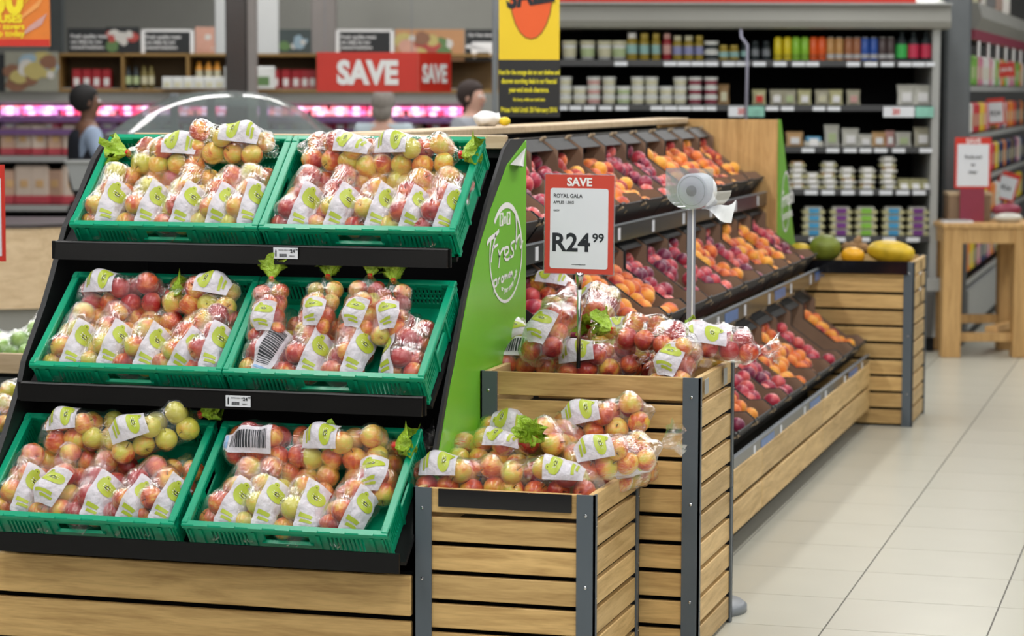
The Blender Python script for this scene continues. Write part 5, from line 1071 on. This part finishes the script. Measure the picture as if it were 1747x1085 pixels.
MB().box((-W, 0, 0), (0, .006, H_)).build('red_card', RED, t); MB().box((-W+.014, -.002, .02), (-.014, 0, H_-.05)).build('white_panel', PAPER, t); MB().tube([(-W/2, .003, -zq0+.02), (-W/2, .003, 0)], .008, 8).build('pole', CHROME, t); MB().lathe([(.12, -zq0), (.12, -zq0+.02)], 20, True, Matrix.Translation((-W/2, 0, 0))).build('foot', STEEL2, t)

# ------------------------------------------------------------------ green apples on the far side of the island
p = at_y(52, 604, 8.1); t = thing('wooden_tray', 'pale wooden display tray of green apples beyond the left side of the stand', 'tray', (p.x, 8.1, 0), 0)
MB().bbox((-.9, 0, p.z-.075), (.1, .018, p.z), .003).build('front_board', PALE, t); MB().box((-.9, .018, p.z-.085), (.1, .45, p.z-.075)).build('tray_floor', BLACK, t); MB().bbox((-.9, .018, .0), (.1, .40, p.z-.09), .01).build('tray_body', mat('grey_unit', (.08, .09, .09), .5), t)
for i, (px, py, ang, tp) in enumerate(((35, 560, -60, 12), (62, 540, -20, 30), (10, 590, -80, 0))):
    c = at_y(px, py, 8.28); M = Matrix.Translation((c.x, 8.26+.03*i, p.z-.05+.05*i*(i < 2))) @ Matrix.Rotation(R(ang), 4, 'Z') @ Matrix.Rotation(R(tp), 4, 'X') @ Matrix.Translation((0, -.12, 0))
    bag(M, (2, 0, 1)[i], .3, 1 if i == 1 else None, ('green apple bag lying on the far wooden tray', 'green apple bag propped up with green tie behind the stand', 'green apple bag at the left picture edge on the far tray')[i], 'bags of green apples beyond the stand', green=True, nolabel=True)
t = thing('wooden_tray', 'lower display tray beyond the left side of the stand with yellow apples', 'tray', (at_y(30, 770, 7.5).x, 7.5, 0), 0); zl = at_y(30, 765, 7.5).z
MB().bbox((-.9, 0, zl-.07), (.0, .018, zl), .003).build('front_board', BLACK, t); MB().box((-.9, .018, .0), (.0, .42, zl-.03)).build('tray_body', MATS['grey_unit'], t)
c = at_y(10, 720, 7.68); bag(Matrix.Translation((c.x-.03, 7.66, zl-.0)) @ Matrix.Rotation(R(-50), 4, 'Z') @ Matrix.Rotation(R(35), 4, 'X') @ Matrix.Translation((0, -.12, 0)), 4, .1, None, 'yellow apple bag at the left picture edge below the green apples', 'bags of green apples beyond the stand')
c = at_y(8, 660, 7.75); bag(Matrix.Translation((c.x-.05, 7.75, zl+.08)) @ Matrix.Rotation(R(-70), 4, 'Z') @ Matrix.Rotation(R(30), 4, 'X') @ Matrix.Translation((0, -.12, 0)), 3, .2, None, 'pale apple bag just under the far wooden tray', 'bags of green apples beyond the stand')

# ------------------------------------------------------------------ people
SKIN1 = mat('skin_dark', (.16, .075, .045), .5, vary=.05); SKIN2 = mat('skin_light', (.55, .32, .24), .5, vary=.05)
def skinned(name, parent, m, nodes, edges, sub=2):
    me = bpy.data.meshes.new(name); me.from_pydata([n[0] for n in nodes], edges, []); me.materials.append(m)
    o = link(name, me, parent); md = o.modifiers.new('skin', 'SKIN'); 
    me.skin_vertices if me.skin_vertices else None
    if not me.skin_vertices: bpy.context.view_layer.objects.active = o
    for i, n in enumerate(nodes):
        rx = n[1] if isinstance(n[1], tuple) else (n[1], n[1]); me.skin_vertices[0].data[i].radius = rx; me.skin_vertices[0].data[i].use_root = (i == 0)
    md.use_smooth_shade = True; ss = o.modifiers.new('sub', 'SUBSURF'); ss.levels = sub; ss.render_levels = sub; return o
def person(lb, u, d, rz, h, skin, hair, shirt, trousers, vest=None, hairlen=0, arm=None):
    t = bthing('person', lb, 'person', u, d, 0, None, rz); k = h/1.75
    V = lambda x, y, z: (x*k, y*k, z*k)
    arms = arm or {-1: ((-.20, 0, 1.45), (-.25, .03, 1.14), (-.24, -.10, .92)), 1: ((.20, 0, 1.45), (.25, .03, 1.14), (.24, -.12, .94))}
    nodes = [(V(0, 0, .98), (.15*k, .11*k)), (V(0, 0, 1.18), (.135*k, .10*k)), (V(0, 0, 1.41), (.16*k, .10*k)), (V(0, 0, 1.50), .062*k), (V(0, -.01, 1.54), .055*k), (V(0, -.02, 1.60), (.065*k, .08*k)), (V(0, -.01, 1.67), (.075*k, .092*k)), (V(0, 0, 1.73), (.05*k, .06*k))]
    edges = [(i, i+1) for i in range(7)]
    for s in (-1, 1):
        a = arms[s]; b0 = len(nodes); nodes += [(V(*a[0]), .055*k), (V(*a[1]), .042*k), (V(*a[2]), .028*k)]; edges += [(2, b0), (b0, b0+1), (b0+1, b0+2)]
        hd = Vector(a[2]); dr = (Vector(a[2])-Vector(a[1])).normalized(); pm = hd+dr*.07; nodes.append((V(*pm), (.038*k, .016*k))); edges.append((b0+2, b0+3))
        l0 = len(nodes); nodes += [(V(s*.10, 0, .88), .085*k), (V(s*.11, -.01, .50), .058*k), (V(s*.11, .02, .09), .04*k), (V(s*.115, -.12, .04), .035*k)]; edges += [(0, l0), (l0, l0+1), (l0+1, l0+2), (l0+2, l0+3)]
    skinned('body', t, skin, nodes, edges)
    for s in (-1, 1):                                     # fingers and thumb
        a = arms[s]; dr = (Vector(a[2])-Vector(a[1])).normalized(); pm = Vector(a[2])+dr*.06; sd = dr.cross(Vector((0, 0, 1))).normalized() if abs(dr.z) < .95 else Vector((0, 1, 0))
        for f in range(4):
            o_ = sd*(-.024+f*.016); ln = (.06, .072, .068, .052)[f]; q = [pm+o_, pm+o_+dr*(.03+ln*.4), pm+o_+dr*(.03+ln*.8)+Vector((0, -.012, -.006))]; MB().tube([V(*p_) for p_ in q], [.0085*k, .008*k, .006*k], 7).build('finger', skin, t, True)
        q = [Vector(a[2])+dr*.02-sd*.02, Vector(a[2])+dr*.05-sd*.045, Vector(a[2])+dr*.085-sd*.05]; MB().tube([V(*p_) for p_ in q], [.011*k, .010*k, .007*k], 7).build('thumb', skin, t, True)
    MB().ball(V(0, -.105, 1.625), .013*k, 7, (.8, 1.2, 1.4)).build('nose', skin, t, True)
    for s in (-1, 1):
        e = MB().ball(V(s*.03, -.086, 1.655), .011*k, 7).build('eye', WHITE, t, True); MB().ball(V(s*.03, -.095, 1.655), .005*k, 6).build('pupil', INK, e, True); MB().ball(V(s*.078, .0, 1.64), .022*k, 8, (.35, .7, 1.1)).build('ear', skin, t, True)
    MB().ball(V(0, -.088, 1.588), .02*k, 8, (1.2, .35, .35)).build('mouth', mat('lips', (.35, .10, .09), .5), t, True)
    hm_ = MB(); hm_.ball((0, 0, 0), .1, 12); 
    hm_.v = [(x*1.0*k, (y*1.15+.018)*k, (z*1.08+1.675)*k) for x, y, z in hm_.v]
    hm_.v = [((x, y, z) if not (y < -.02*k and z < 1.69*k) else (x*.8, max(y, -.045*k), max(z, 1.66*k))) for x, y, z in hm_.v]
    hm_.v = [(x+.006*noise.noise(Vector((x*60, y*60, z*60))), y, z+.006*noise.noise(Vector((x*50, y*70, z*60+4)))) for x, y, z in hm_.v]
    hm_.build('hair', hair, t, True)
    if hairlen: m = MB(); m.ball(V(0, .05, 1.60), .085*k, 10, (1.1, .8, 1.0)); m.build('hair_back', hair, t, True)
    # shirt with short sleeves, vest, trousers, shoes
    sn = [(V(0, 0, .95), (.165*k, .125*k)), (V(0, 0, 1.18), (.15*k, .115*k)), (V(0, 0, 1.40), (.18*k, .118*k)), (V(0, 0, 1.49), (.085*k, .075*k))]; se = [(0, 1), (1, 2), (2, 3)]
    for s in (-1, 1):
        a = arms[s]; b0 = len(sn); mid = Vector(a[0]).lerp(Vector(a[1]), .75); sn += [(V(*a[0]), .072*k), (V(*mid), .060*k)]; se += [(2, b0), (b0, b0+1)]
    skinned('shirt', t, shirt, sn, se)
    if vest is not None:
        vn = [(V(0, 0, .90), (.19*k, .155*k)), (V(0, 0, 1.18), (.18*k, .15*k)), (V(0, 0, 1.38), (.205*k, .165*k)), (V(0, .0, 1.47), (.12*k, .11*k))]; skinned('vest', t, vest, vn, [(0, 1), (1, 2), (2, 3)])
    tn = [(V(0, 0, .96), (.165*k, .125*k))]; te = []
    for s in (-1, 1): b0 = len(tn); tn += [(V(s*.10, 0, .84), .105*k), (V(s*.11, -.01, .50), .078*k), (V(s*.11, .02, .10), .062*k)]; te += [(0, b0), (b0, b0+1), (b0+1, b0+2)]
    skinned('trousers', t, trousers, tn, te)
    for s in (-1, 1): MB().ball(V(s*.115, -.07, .035), .05*k, 9, (.9, 2.4, .8)).build('shoe', INK, t, True)
    return t
NAVY = mat('navy_cloth', (.008, .01, .018), .8, vary=.2, bump=.2); SKY = mat('blue_shirt', (.30, .38, .52), .8, vary=.1, bump=.1)
ud, _ = uz(148, 200, 18.3)
person('shop worker in dark vest over light blue short-sleeved shirt, seen from behind', ud, 18.3, R(112), 1.76, SKIN1, mat('black_hair', (.008, .007, .007), .8, vary=.3), SKY, NAVY, NAVY, 0,
       {-1: ((-.20, 0, 1.42), (-.27, -.05, 1.16), (-.22, -.26, 1.05)), 1: ((.20, 0, 1.42), (.25, -.02, 1.14), (.22, -.18, .98))})
ud, _ = uz(655, 200, 20.0); person('grey-haired person in pale blue top behind the stand, back to the camera', ud, 20.0, R(165), 1.73, SKIN2, mat('grey_hair', (.22, .20, .18), .9, vary=.3, vscale=40), mat('pale_top', (.42, .50, .54), .8), NAVY, None, 1)
ud, _ = uz(806, 180, 19.6); person('dark-haired person in grey top left of the yellow banner, facing right', ud, 19.6, R(60), 1.80, SKIN2, mat('dark_hair', (.03, .018, .015), .8, vary=.3), mat('grey_top', (.32, .34, .38), .8), NAVY, None, 0)
# trolley basket held by the worker, white bag on the ridge
u, z = uz(160, 290, 17.8); t = bthing('hand_basket', 'pale grey basket carried beside the shop worker', 'basket', u, 17.8, Z(325, 17.8)); MB().prism([(-.13, 0), (.13, 0), (.18, .20), (-.18, .20)], 1, -.12, .12).build('basket_body', mat('basket_grey', (.40, .42, .42), .5), t); MB().bbox((-.19, -.13, .19), (.19, .13, .21), .004).build('basket_rim', GREY2, t); MB().bbox((-.02, -.02, -Z(325, 17.8)), (.02, .02, 0), .002).build('basket_stand', STEEL2, t)
p = at_x(832, 205, -2.75); t = thing('plastic_bag', 'crumpled white plastic bag with yellow knot on the island ledge', 'bag', (p.x, p.y, 1.608)); m = MB(); m.ball((0, 0, .03), .05, 10, (1.2, 1, .6)); m.v = [(x+.012*noise.noise(Vector((x*30, y*30, z*30))), y, max(0, z+.02*noise.noise(Vector((x*40, y*40, z*40+3))))) for x, y, z in m.v]; m.build('bag_body', WHITE, t, True); MB().ball((.07, 0, .02), .02, 8, (1.2, 1, .9)).build('yellow_knot', YEL, t, True)

print([k for k in SEEN if len(k.replace('-', ' ').split()) > 16])
dups = {k: v for k, v in SEEN.items() if v > 1}
print('THINGS', sum(SEEN.values()), 'DUP LABELS', len(dups), 'OBJS', len(bpy.data.objects), 'fruit', cnt)
